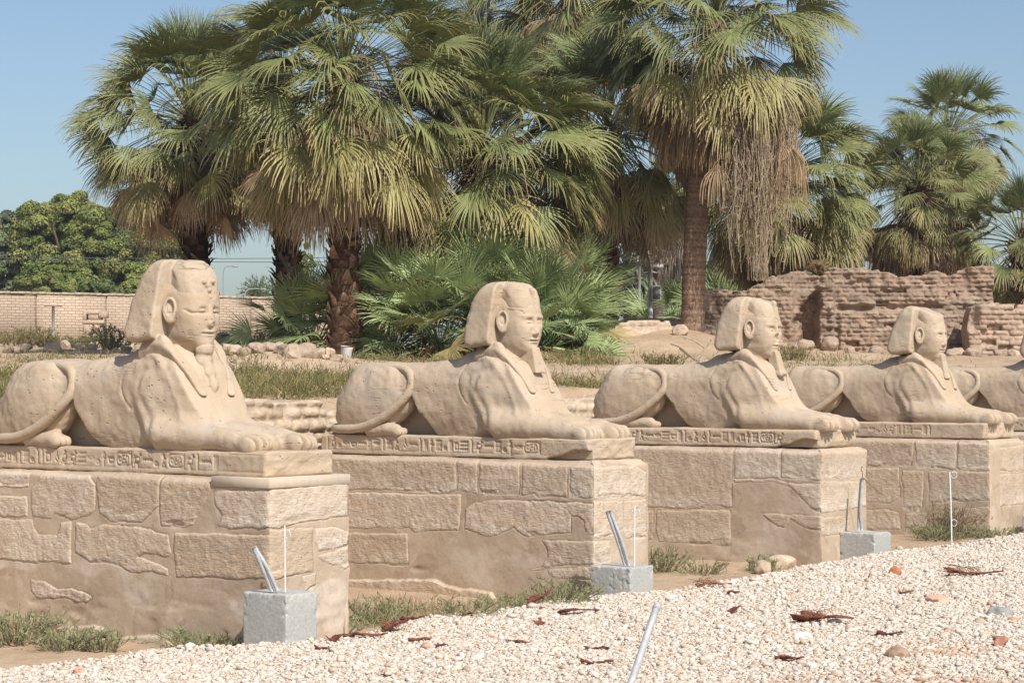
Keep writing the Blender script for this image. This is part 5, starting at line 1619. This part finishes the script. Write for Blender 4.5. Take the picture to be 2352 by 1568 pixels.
tag(t, 'straw coloured curtain of dry creeper hanging from the tall bare trunked palm', 'creeper')
mb = MB(); a = at(1832, 130, 49.5); base = a
P = spline([a, at(1834, 200, 49.5), at(1828, 260, 49.5), at(1831, 330, 49.5), at(1822, 420, 49.4)], 24) - base
tube(mb, P, .008, 3, (.42, .3, .18)); blades(mb, P, 24, .2, 1, rg, [(.42, .3, .18)], .02, 1.2, 2)
tag(mb.build('creeper_strand', DRY, location=base), 'single dry strand dangling free against the sky beside the creeper curtain', 'creeper')
# ------------------------------------------------------------------ mud brick walls
def bricks(u, z, bw, bh, seed):
    wz = z + .03 * fbm2(u * .9, z * .9, seed + 5); wu = u + .05 * fbm2(u * 1.3, z * 1.3, seed + 6)
    row = np.floor(wz / bh)
    off = wu + .5 * bw * (row % 2) + bw * .3 * hash2(row, row * 0 + 3, seed)
    col = np.floor(off / bw)
    fu = off / bw - col; fz = wz / bh - row
    e = np.minimum(np.minimum(fu, 1 - fu) * bw, np.minimum(fz, 1 - fz) * bh)
    return e, hash2(row, col, seed)

def brick_wall(name, p0, ang, top, depth, zbase, face, label, cat, seed, h=.035, bw=.36, bh=.125, groove=.035, palette=None, rough=.04, roundy=.02, group=None):
    """Worn wall: u along, v into the wall, z up. top: (u, z) polyline; face(u, z): how far the front lies back."""
    top = np.array(top, float); L = top[-1, 0]
    p0 = np.array(p0, float)
    lo = (-.1, -.45, zbase - p0[2]); hi = (L + .1, depth + .1, top[:, 1].max() - p0[2] + .15)
    U, V_, Z, shp, hh = axes(lo, hi, h)
    U2 = np.broadcast_to(U[:, 0, :], (shp[0], shp[2])); Z2 = np.broadcast_to(Z[0], (shp[0], shp[2])); A = Z2 + p0[2]
    e, bid = bricks(U2, A, bw, bh, seed)
    wear = np.clip(.55 + .9 * fbm2(U2 * .8, A * .8, seed + 9), 0, 1)
    v0 = face(U2, A) + groove * np.exp(-(e / roundy) ** 2) * (.45 + .55 * wear) + (bid - .5) * .05 * wear + rough * fbm2(U2 * 2.2, A * 2.2, seed + 2) + rough * .6 * fbm2(U2 * 7, A * 7, seed + 3)
    miss = (bid > .93) & (wear > .55); v0 = v0 + .09 * miss
    tz = np.interp(U[:, 0, 0], top[:, 0], top[:, 1]) - p0[2]
    row = np.round((tz + .06 * fbm2(U[:, 0, 0] * 3.1, U[:, 0, 0] * 0, seed + 4)) / (bh * .5)) * bh * .5
    tz = (tz * .4 + row * .6) + (.13 * fbm2(U[:, 0, 0] * 3.1, U[:, 0, 0] * 0, seed + 14) if rough > .06 else 0)
    D = np.maximum(v0[:, None, :] - V_, V_ - depth)
    D = smax(np.broadcast_to(D, shp), Z - tz[:, None, None], .05)
    D = smax(D, np.maximum(-U, U - L) + .03 * fbm2(A * 3, A * 0, seed + 8)[:, None, :], .04)
    D = D + .02 * noise3(shp, .25, hh, seed + 1)
    Vv, Q = snet(D.astype(np.float32), lo, hh)
    pal = np.array(palette if palette is not None else [(.31, .235, .175), (.35, .27, .205), (.275, .205, .155), (.325, .235, .172)])
    _, vid = bricks(Vv[:, 0], Vv[:, 2] + p0[2], bw, bh, seed)
    k = vid * (len(pal) - 1e-3); i = k.astype(int)
    c = pal[i] * (.88 + .24 * vn2(Vv[:, 0] * 2.1, Vv[:, 2] * 2.1, seed)[:, None])
    redd = sstep(.0, .35, fbm2(Vv[:, 0] * .7, Vv[:, 2] * 1.1, seed + 20))[:, None]
    if palette is None: c = c * (1 - redd) + np.array((.315, .22, .16)) * redd
    return tag(obj(name, mesh_data(name, Vv, [Q], MUD, c), None, p0, ang), label, cat, group)

S52 = FOC / 52.0
def ru(px): return (px - 1592) / S52
def rz(py): return ZE + (868 - py) / S52
SHADE_RECESS = [(ru(x), rz(y)) for x, y in ((1882, 668), (1884, 802), (1842, 802), (1836, 735), (1822, 738), (1846, 690))]  # recess shaped into the wall to give it a dark shadow region
def ruin_face(u, z):
    v = .30 + 0 * u
    v = v - .22 * sstep(ru(1835), ru(1815), u) - .12 * sstep(ru(1640), ru(1600), u)
    n_ = poly_sd(SHADE_RECESS, u + .16 * fbm2(u * 3, z * 3, 5), z + .16 * fbm2(u * 3, z * 3, 6)); v = v + .5 * sstep(.06, -.10, n_)
    pil = sstep(.08, .0, np.abs(u - ru(1899)) - .16) * sstep(rz(648), rz(655), z); v = v - .28 * pil
    v = v + .16 * sstep(ru(1918), ru(1925), u) * sstep(ru(2185), ru(2165), u) * np.exp(-((z - rz(706)) / .07) ** 2)
    v = v - .10 * sstep(ru(1925), ru(1935), u) * sstep(rz(712), rz(722), z)
    v = v + .18 * sstep(ru(2150), ru(2170), u) * sstep(ru(2240), ru(2215), u) * sstep(rz(690), rz(650), z)
    v = v - .30 * np.exp(-((u - ru(2175)) / .35) ** 2 - ((z - rz(770)) / .75) ** 2)
    v = v - .55 * sstep(rz(795), rz(840), z) * (.5 + .5 * fbm2(u * .8, z * 0, 71))
    return v
RT = [(1592, 700), (1598, 668), (1640, 660), (1700, 664), (1735, 655), (1760, 648), (1778, 632), (1830, 622), (1885, 628), (1903, 618), (1925, 616), (1965, 613), (2005, 618), (2040, 625), (2075, 632), (2105, 628), (2140, 622), (2190, 624), (2235, 616), (2285, 611)]
pr = at(1592, 868, 52.4)
brick_wall('ruined_wall', pr * [1, 1, 0] + [0, 0, 3.0], math.radians(-4), [(ru(x), rz(y)) for x, y in RT], 1.5, 2.0, ruin_face, 'ruined reddish mud brick wall with a recess shaped for shade behind the third sphinx', 'brick ruin', 61, h=.034, bw=.31, bh=.112, groove=.06, rough=.13, roundy=.022)
S50 = FOC / 50.4
brick_wall('brick_wall', at(2226, 868, 50.4) * [1, 1, 0] + [0, 0, 3.0], math.radians(-3), [(0, ZE + 120 / S50), (.12, ZE + 168 / S50), (.5, ZE + 172 / S50), (2.9, ZE + 170 / S50)], 1.2, 2.0,
           lambda u, z: .1 + .25 * sstep(.35, .1, u) * sstep(ZE + 100 / S50, ZE + 130 / S50, z) + 0 * u, 'neat lower mud brick wall butting the right end of the ruin', 'brick wall', 63, h=.03, bw=.33, bh=.125, groove=.045, rough=.02,
           palette=[(.42, .315, .235), (.46, .35, .265), (.38, .275, .2), (.44, .32, .24)])
brick_wall('pale_wall', at(1396, 868, 49.5) * [1, 1, 0] + [0, 0, 3.0], math.radians(2), [(0, ZE + 98 / S50), (.3, ZE + 125 / S50), (.7, ZE + 128 / S50), (1.2, ZE + 131 / S50), (1.5, ZE + 128 / S50), (1.62, ZE + 98 / S50)], .6, 2.3,
           lambda u, z: .1 + 0 * u - .25 * sstep(ZE + 110 / S50, ZE + 80 / S50, z), 'low pale brick wall stub on the bare bank', 'brick wall', 65, h=.03, bw=.42, bh=.15, groove=.02, rough=.02, palette=[(.52, .41, .31), (.56, .45, .34), (.5, .385, .285)])
# retaining wall along the trench behind the pedestals
pw = loc(1, -3.9, 1.0, 0)
brick_wall('mud_wall', pw + [0, 0, 1.0], math.atan2(ROW[1], ROW[0]), [(0, 1.96), (1.5, 1.97), (2.8, 1.99), (3.9, 1.97), (4.05, 1.86), (4.6, 1.85), (5.2, 1.94), (6.6, 1.9), (8.2, 1.95), (8.7, 1.9), (9.4, 1.97), (10.5, 1.93)], .55, -.1,
           lambda u, z: .12 + 0 * u - .12 * sstep(1.2, .2, z), 'low tan mud brick retaining wall behind the pedestals', 'mud wall', 67, h=.026, bw=.27, bh=.135, groove=.05, rough=.03, roundy=.03, palette=[(.52, .41, .30), (.56, .445, .33), (.48, .37, .265)])

# far boundary wall
pA = at(-700, 868, 97); pB = at(900, 868, 121)
L = float(np.linalg.norm((pB - pA)[:2])); ang = math.atan2(pB[1] - pA[1], pB[0] - pA[0])
t = empty('boundary_wall', [pA[0], pA[1], 4.0], ang, 'long pale brick boundary wall beyond the first sphinx', 'brick wall')
zl, zr = 6.42 - 4.0, 6.62 - 4.0
joints = [0]
for px in (83, 244, 577):
    r = ray(px, 868)[:2]; dvec = (pB - pA)[:2] / L
    M_ = np.array([[r[0], -dvec[0]], [r[1], -dvec[1]]]); k = np.linalg.solve(M_, pA[:2]); joints.append(float(k[1]))
joints = sorted(joints) + [L]
mb = MB(); box(mb, (0, .25, -.8), (L, .7, zl - .15)); mb.build('backing', PALEBRICK, t, smooth=False)
for i in range(len(joints) - 1):
    a, b = joints[i] + .05, joints[i + 1] - .05
    mb = MB(); box(mb, (a, 0, -.6), (b, .245, zl + (zr - zl) * (a + b) / 2 / L)); mb.build('panel', PALEBRICK, t, smooth=False)
mb = MB(); rg = np.random.default_rng(4); x = 0
while x < L:
    w = rg.uniform(.34, .44); zt = zl + (zr - zl) * x / L
    box(mb, (x, -.06 + rg.uniform(-.01, .01), zt + .035 + rg.uniform(0, .02)), (x + w - .05, .5, zt + .16 + rg.uniform(-.015, .02)), np.array((.47, .37, .275)) * rg.uniform(.85, 1.12)); x += w
mb.build('coping', MUD, t, smooth=False)

# stone doorway stump and block before that wall
mb = MB(); S85 = FOC / 85.0
q = at(214, 770, 85); q[2] = ground_z(q[0], q[1])
top = ZE + (868 - 714) / S85 - q[2]
for k, (x0, x1, z0, z1) in enumerate([(-.34, -.02, .0, .32), (.02, .34, .0, .36), (-.33, .0, .33, .62), (.05, .36, .38, .60), (-.36, .42, .63, .74), (-.16, .30, .75, .88), (.22, .5, .8, .98), (-.34, -.22, .75, .98), (-.3, .3, .9, 1.0)]):
    box(mb, (x0 * 1.15, -.25 + .03 * (k % 3), z0 * top), (x1 * 1.15, .35, z1 * top), np.array((.5, .38, .28)) * (.85 + .05 * (k % 5)), bev=.03)
tag(mb.build('stone_doorway', STONE, smooth=False, location=q), 'stump of a stone doorway standing before the far wall', 'ruin')
mb = MB(); q = at(258, 784, 70); q[2] = ground_z(q[0], q[1]); box(mb, (-.75, -.3, -.3), (.75, .3, .28), (.5, .4, .3), bev=.03)
tag(mb.build('stone_plinth', STONE, smooth=False, location=q), 'low flat stone plinth under the floodlight bush', 'plinth')

# ------------------------------------------------------------------ small equipment
def post_at(px, py, d):
    p = at(px, py, d); p[2] = ground_z(p[0], p[1]); return p
p = post_at(122, 770, 76); hgt = at(122, 704, 76)[2] - p[2]
t = empty('signpost', p, 0, 'grey steel post with a thin crossbar by the far wall', 'post')
mb = MB(); tube(mb, [[0, 0, -.2], [0, 0, hgt]], .055, 10); mb.build('post', GREYP, t)
mb = MB(); box(mb, (-.33, -.02, hgt), (.33, .02, hgt + .03)); mb.build('crossbar', RUST, t, smooth=False)

p = post_at(465, 790, 62); hz = at(456, 748, 62)[2] - p[2]
t = empty('floodlight', p, 0, 'grey louvred floodlight on a rusty stand behind the first sphinx', 'floodlight')
S62 = FOC / 62
mb = MB(); tube(mb, [[0, 0, -.2], [0, 0, hz - .03]], .035, 8); mb.build('stand', RUST, t)
mb = MB(); tube(mb, spline([[-.2, 0, hz + .12], [-.2, 0, hz - .03], [.2, 0, hz - .03], [.2, 0, hz + .12]], 16), .016, 6); mb.build('bracket', RUST, t)
A_ = np.eye(4); ca, sa = math.cos(.6), math.sin(.6); A_[1:3, 1:3] = [[ca, -sa], [sa, ca]]; A_[:3, 3] = [0, 0, hz + .17]
mb = MB(); box(mb, (-.27, -.17, -.13), (.27, .17, .10), bev=.025, M=A_); hs = mb.build('housing', GREYP, t, smooth=False)
mb = MB(); box(mb, (-.23, -.183, -.10), (.23, -.171, .07), M=A_); mb.build('glass', GLASS, hs, smooth=False)
for k in range(8):
    mb = MB(); x = -.23 + k * .065; box(mb, (x, -.15, .10), (x + .018, .15, .155), M=A_); mb.build('cooling_fin', WHITEP, hs, smooth=False)

p = post_at(793, 848, 44.5); t = empty('uplight', p, .2, 'small cream drum shaped uplight at the foot of the reddish trunk', 'spotlight')
mb = MB(); tl_ = np.array([.1, -.08, 1.0]) / 1.01
prof = [(0, .10), (.02, .115), (.27, .125), (.29, .14), (.33, .14), (.335, .0)]
tube(mb, np.array([tl_ * (z + .05) for z, _ in prof]), [r for _, r in prof], 18); mb.build('drum', WHITEP, t)
mb = MB(); a = np.linspace(0, 2 * np.pi, 19)
tube(mb, np.stack([.15 * np.cos(a), .15 * np.sin(a), .12 + 0 * a], 1), .012, 5); tube(mb, np.stack([.15 * np.cos(a) + .03, .15 * np.sin(a) - .02, .36 + 0 * a], 1), .012, 5); mb.build('ring_guard', RUST, t)
for x in (-.15, .15):
    mb = MB(); tube(mb, [[x, -.06, -.1], [x + .03, -.08, .40]], .011, 5); mb.build('guard_bar', RUST, t)

p = post_at(1494, 740, 57); S57 = FOC / 57; hz = at(1494, 612, 57)[2] - p[2]
t = empty('camera_mast', p, 0, 'white mast with two security cameras and a box', 'camera mast')
mb = MB(); tube(mb, [[0, 0, -.2], [0, 0, hz]], .065, 14); mb.build('mast', WHITEP, t)
mb = MB(); zb = (735 - 672) / S57; box(mb, (.02, -.24, hz - .95), (.28, .0, hz - .52), bev=.015); bx_ = mb.build('junction_box', WHITEP, t, smooth=False)
mb = MB(); box(mb, (.05, -.252, hz - .9), (.25, -.241, hz - .57)); mb.build('door', GREYP, bx_, smooth=False)
for sgn, tilt, off in ((-1, -.55, (-.26, -.05, hz + .10)), (1, .12, (.17, -.05, hz + .02))):
    c_, s_ = math.cos(tilt), math.sin(tilt); M_ = np.eye(4); M_[0, 0] = c_; M_[0, 2] = s_; M_[2, 0] = -s_; M_[2, 2] = c_; M_[:3, 3] = off
    mb = MB(); box(mb, (-.20, -.07, -.055), (.20, .07, .055), bev=.012, M=M_); cm = mb.build('security_camera', WHITEP, t, smooth=False)
    mb = MB(); box(mb, (-.24, -.085, .058), (.24, .085, .072), M=M_); mb.build('sun_shield', WHITEP, cm, smooth=False)
    mb = MB(); x_ = .20 * sgn; box(mb, (min(x_, x_ + .03 * sgn), -.045, -.04), (max(x_, x_ + .03 * sgn), .045, .04), M=M_); mb.build('lens', DARKM, cm, smooth=False)
    mb = MB(); tube(mb, spline([[.05 * sgn, 0, hz - .14], [.2 * sgn, 0, hz - .17], [off[0], off[1], off[2] - .06]], 8), .02, 7); mb.build('arm', WHITEP, t)
mb = MB(); tube(mb, [[-.14, .02, hz + .24], [.1, 0, hz + .42], [.16, .0, hz + .46]], .008, 4); mb.build('aerial', RUST, t)
p = post_at(1469, 760, 74); hz = at(1469, 606, 74)[2] - p[2]
mb = MB(); tube(mb, [[0, 0, -.2], [0, 0, hz]], .05, 10); box(mb, (-.09, -.09, hz), (.09, .09, hz + .14), bev=.02)
tag(mb.build('lamp_post', GALV, location=p), 'thin grey lamp post behind the camera mast', 'lamp post')
for px, py, lab, arm in ((513, 612, 'slender street lamp above the far wall next to the first sphinx', .6), (563, 664, 'street lamp with a curved neck above the far wall', 1.0)):
    p = post_at(px, 780, 135); hz = at(px, py, 135)[2] - p[2]
    mb = MB(); tube(mb, spline([[0, 0, 0], [0, 0, hz * .6], [0, 0, hz * .92], [arm * .3, 0, hz], [arm, 0, hz + .02]], 20), .04, 6)
    box(mb, (arm, -.1, hz - .05), (arm + .35, .1, hz + .05), bev=.02)
    tag(mb.build('street_lamp', GREYP, location=p), lab, 'street lamp')
for k, (ya, yb, yc) in enumerate(((584, 594, 578), (591, 601, 590))):
    a, b, c = at(-150, ya - 6, 100), at(420, yb, 104), at(1080, yc, 108)
    mb = MB(); P = spline([a, (a + b) / 2 - [0, 0, .1], b, (b + c) / 2 - [0, 0, .12], c], 40); tube(mb, P - b, .016, 4, cap=False)
    tag(mb.build('overhead_wire', DARKM, location=b), ('upper' if k == 0 else 'lower') + ' of two thin overhead wires before the left trees', 'wire')

rg = np.random.default_rng(8)
def branch(pts, d, r, label, col=(.46, .37, .27)):
    P = [at(x, y, d) for x, y in pts]
    P = [np.array([q[0], q[1], q[2]]) for q in P]
    mb = MB(); o = P[0]; tube(mb, spline(P, 14) - o, np.linspace(r, r * .4, 14), 6, col)
    k = len(P) // 2; e = P[k] + [rg.normal(0, .3), 0, .25]
    tube(mb, spline([P[k], (P[k] + e) / 2 + [0, 0, .05], e], 6) - o, np.linspace(r * .6, r * .25, 6), 5, col)
    tag(mb.build('fallen_branch', BARK, location=o), label, 'branch')
branch([(1588, 838), (1604, 822), (1620, 800), (1634, 780)], 42, .03, 'pale forked branch leaning on the bank above the third sphinx back')
branch([(1612, 836), (1585, 818), (1560, 800)], 42, .035, 'dark broken branch crossing the pale forked one', (.25, .19, .14))
branch([(1438, 797), (1465, 799), (1485, 801)], 47, .02, 'thin pale stick lying on the bare bank')
branch([(1575, 775), (1560, 786), (1550, 800), (1555, 812)], 48, .015, 'thin curled stick by the bare ringed trunk foot')

# ------------------------------------------------------------------ trees far behind
def leafy(mb, c, R, nclump, per, leaf, rg, cols, flat_=1.0):
    c = np.asarray(c, float); R = np.asarray(R, float)
    q = unit(rg.normal(size=(nclump, 3))); q[:, 2] = np.where(q[:, 2] < -.35, -q[:, 2], q[:, 2])
    rad = rg.uniform(.45, 1.0, nclump) ** .6
    C_ = c + q * R * rad[:, None]
    cr = R.min() * rg.uniform(.12, .40, nclump)
    cols = np.asarray(cols)
    for k in range(nclump):
        n = unit(rg.normal(size=(per, 3))); n[:, 2] = np.where(n[:, 2] < -.5, -n[:, 2], n[:, 2])
        p = C_[k] + n * cr[k] * rg.uniform(.75, 1.12, (per, 1)) * [1.15, 1.15, .85]
        nn = unit(n + rg.normal(0, .45, (per, 3)))
        a = unit(np.cross(nn, rg.normal(size=(per, 3)))); b = np.cross(nn, a)
        s = leaf * rg.uniform(.6, 1.3, (per, 1))
        V = np.stack([p - a * s, p - b * s * .55 + nn * s * .15, p + a * s, p + b * s * .55 + nn * s * .15], 1)
        F = np.arange(per)[:, None] * 4 + np.arange(4)[None]
        col = cols[rg.integers(0, len(cols))] * rg.uniform(.8, 1.2)
        cc = col * rg.uniform(.75, 1.3, (per, 1))
        mb.add(V.reshape(-1, 3), F, np.repeat(cc, 4, 0))

LG = [(.19, .225, .06), (.225, .25, .07), (.145, .185, .055), (.25, .26, .085)]
DG = [(.155, .195, .075), (.185, .22, .085), (.13, .17, .065)]
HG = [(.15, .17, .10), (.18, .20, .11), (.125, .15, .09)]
def tree(px, d, y0, y1, wpx, label, seed, cols, nclump=80, per=120, leaf=.17, group='broad leaved trees far behind'):
    rg = np.random.default_rng(seed); S = FOC / d
    b = at(px, 868, d); b[2] = ground_z(b[0], b[1])
    zt = ZE + (868 - y0) / S - b[2]; zl_ = max(.3, ZE + (868 - y1) / S - b[2]); R = wpx / S / 2
    t = empty('broadleaf_tree', b, 0, label, 'tree', group)
    mb = MB(); zc = (zt + zl_) / 2
    tube(mb, spline([[0, 0, -.3], [.1, 0, zl_], [-.1, .1, zc], [.1, 0, zt * .85]], 12), np.linspace(R * .10, R * .03, 12), 8, (.2, .15, .11))
    for k in range(6):
        a = k * 1.05 + rg.uniform(0, .6)
        tube(mb, spline([[0, 0, zl_ + .1 * k], [R * .35 * math.cos(a), R * .35 * math.sin(a), zc], [R * .7 * math.cos(a), R * .7 * math.sin(a), zc + (zt - zc) * .5]], 8), np.linspace(R * .05, R * .015, 8), 6, (.2, .15, .11))
    mb.build('trunk', BARK, t)
    mb = MB(); hz = (zt - zl_) / 2; nl = 11
    for k in range(nl):                                  # a crown of several uneven heads
        a = k * 2.4 + rg.uniform(0, 1); q = 0 if k == 0 else rg.uniform(.35, .62); up = (.42 if k == 0 else -.62 if k > 7 else rg.uniform(-.5, .45)); q = q * (1.15 if k > 7 else 1)
        s_ = rg.uniform(.42, .62)
        leafy(mb, (R * q * math.cos(a), R * q * math.sin(a), zc + hz * up), (R * s_, R * s_, hz * min(s_ * 1.05, 1 - abs(up))), int(nclump * .24), int(per * (3.0 if cols is not HG and cols[0] == LG[0] else 1.8)), leaf * (.62 if cols[0] == LG[0] else .85), rg, cols)
    mb.build('crown', FOLI, t)

tree(-10, 140, 470, 760, 200, 'greyish green tree at the far left edge', 201, DG + HG, 90, 130)
tree(82, 150, 520, 760, 130, 'small dark tree between the grey green and the big bright one', 202, DG, 50, 110)
tree(160, 138, 428, 760, 240, 'big bright green tree with a pointed top left of the first sphinx', 203, LG, 190, 150)
tree(318, 140, 424, 760, 240, 'bright green tree right behind the leftmost palm trunk', 204, LG + DG[:1], 190, 150)
tree(245, 144, 470, 760, 170, 'rounded green tree between the two bright ones', 217, LG + DG[:1], 130, 150)
tree(410, 146, 440, 760, 150, 'green tree right of the leftmost palm trunk', 218, LG, 110, 140)
tree(130, 126, 600, 760, 120, 'low round yellow green tree in front of the big bright one', 205, LG, 60, 120)
tree(225, 124, 642, 760, 130, 'low dark green bush tree on the wall top line', 206, LG[2:3] + DG, 50, 110)
tree(340, 126, 620, 760, 130, 'low green tree hidden partly by the first sphinx head', 207, LG, 60, 120)
tree(702, 120, 560, 740, 60, 'sliver of bright tree between the two dark trunks', 208, LG, 30, 90)
tree(880, 118, 528, 760, 130, 'bright green tree peeping beside the reddish trunk', 209, LG, 60, 110)
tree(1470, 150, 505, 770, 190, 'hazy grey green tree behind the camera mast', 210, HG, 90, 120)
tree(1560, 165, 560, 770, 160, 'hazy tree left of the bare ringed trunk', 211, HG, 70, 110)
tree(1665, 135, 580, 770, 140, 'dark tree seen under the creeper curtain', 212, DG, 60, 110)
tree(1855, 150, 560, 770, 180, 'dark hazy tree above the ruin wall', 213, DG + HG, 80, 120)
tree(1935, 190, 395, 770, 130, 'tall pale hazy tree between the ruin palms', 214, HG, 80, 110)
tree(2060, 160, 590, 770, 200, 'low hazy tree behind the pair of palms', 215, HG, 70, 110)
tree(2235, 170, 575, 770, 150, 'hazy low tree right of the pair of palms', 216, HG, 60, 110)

def date_palm(px, d, y0, wpx, label, seed, col, drop=1.0, trunk_r=.2, n=46):
    """Feather palm far off: arching ribs with hanging leaflets."""
    rg = np.random.default_rng(seed); S = FOC / d
    b = at(px, 868, d); b[2] = ground_z(b[0], b[1])
    R = wpx / S / 2; H = ZE + (868 - y0) / S - b[2] - R * .6
    t = empty('date_palm', b, 0, label, 'palm tree')
    mb = MB(); tube(mb, [[0, 0, -.3], [.05, 0, H * .5], [0, 0, H]], trunk_r, 8, (.22, .17, .13)); mb.build('trunk', BARK, t)
    mb = MB()
    for i in range(n):
        el = math.radians(80 - 95 * (i + .5) / n); az = i * 2.4
        d0 = np.array([math.cos(az) * math.cos(el), math.sin(az) * math.cos(el), math.sin(el)]); p = np.array([0, 0, H]); P = [p]
        for k in range(9):
            p = p + d0 * R * 1.25 / 9; P.append(p); d0 = unit(d0 + [0, 0, -.18 * drop])
        P = np.array(P); tube(mb, P, np.linspace(.03, .01, 10), 3, col, cap=False)
        m = 34; k = rg.uniform(1, 9, m); Q = np.stack([np.interp(k, np.arange(10), P[:, c]) for c in range(3)], 1)
        blades(mb, Q, m, R * .30, 1, rg, [np.array(col), np.array(col) * 1.25], .05, 1.6 * drop, 2)
    mb.build('crown', FOLI, t)
date_palm(590, 150, 655, 80, 'tiny distant date palm above the far wall', 301, (.13, .17, .075), .7)
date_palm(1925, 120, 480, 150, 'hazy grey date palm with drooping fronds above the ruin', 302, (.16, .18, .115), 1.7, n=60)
# leaning bare trunk far behind the camera mast
p = post_at(1511, 760, 82); rg = np.random.default_rng(303)
t = empty('leaning_palm', p, 0, 'thin dark leaning palm trunk far behind the camera mast, grey skirt on top', 'palm tree')
mb = MB(); P = [at(1511, 760, 82) - p, at(1514, 650, 82) - p, at(1521, 580, 82) - p, at(1536, 510, 82) - p, at(1552, 440, 82) - p]; P[0][2] = -.2
n = 60; tube(mb, spline(P, n), .27 * (1 + .10 * (np.arange(n) % 3 == 0)), 10, (.12, .09, .075)); mb.build('trunk', BARK, t)
mb = MB(); h_ = P[-1]
for i in range(40):
    az = i * 2.4; d0 = [math.cos(az) * .8, math.sin(az) * .8, -.3]; c = np.array((.25, .21, .17)) * rg.uniform(.8, 1.2)
    fan(mb, h_ + [0, 0, -.3 - .05 * i], d0, .7, 1.4, rg, c, c, spread=1.0, nseg=18, droop=4.0, sag=1.5, wide=.8, pet=c)
mb.build('dead_skirt', DRY, t)
mb = MB()
for i in range(36):
    el = math.radians(80 - 110 * (i + .5) / 36); az = i * 2.4; d0 = [math.cos(az) * math.cos(el), math.sin(az) * math.cos(el), math.sin(el)]
    fan(mb, h_, d0, 1.0, 1.0, rg, np.array(G_MID), T_MID, droop=.8, sag=.4, nseg=20)
mb.build('crown', LEAF, t)

# ------------------------------------------------------------------ the hazy air
HZ = MB(); box(HZ, (-420, -30, -4.0), (420, 420, 26.0))
hm, nt = new_mat('haze'); g = NT(nt)
vol = g.n('ShaderNodeVolumePrincipled'); vol.inputs['Color'].default_value = (.86, .90, .96, 1); vol.inputs['Density'].default_value = .0004
vol.inputs['Anisotropy'].default_value = .3
out = g.n('ShaderNodeOutputMaterial'); g.l(vol.outputs[0], out.inputs['Volume'])
hz_o = HZ.build('haze', hm, smooth=False)
tag(hz_o, kind='stuff')
SC.cycles.volume_bounces = 0
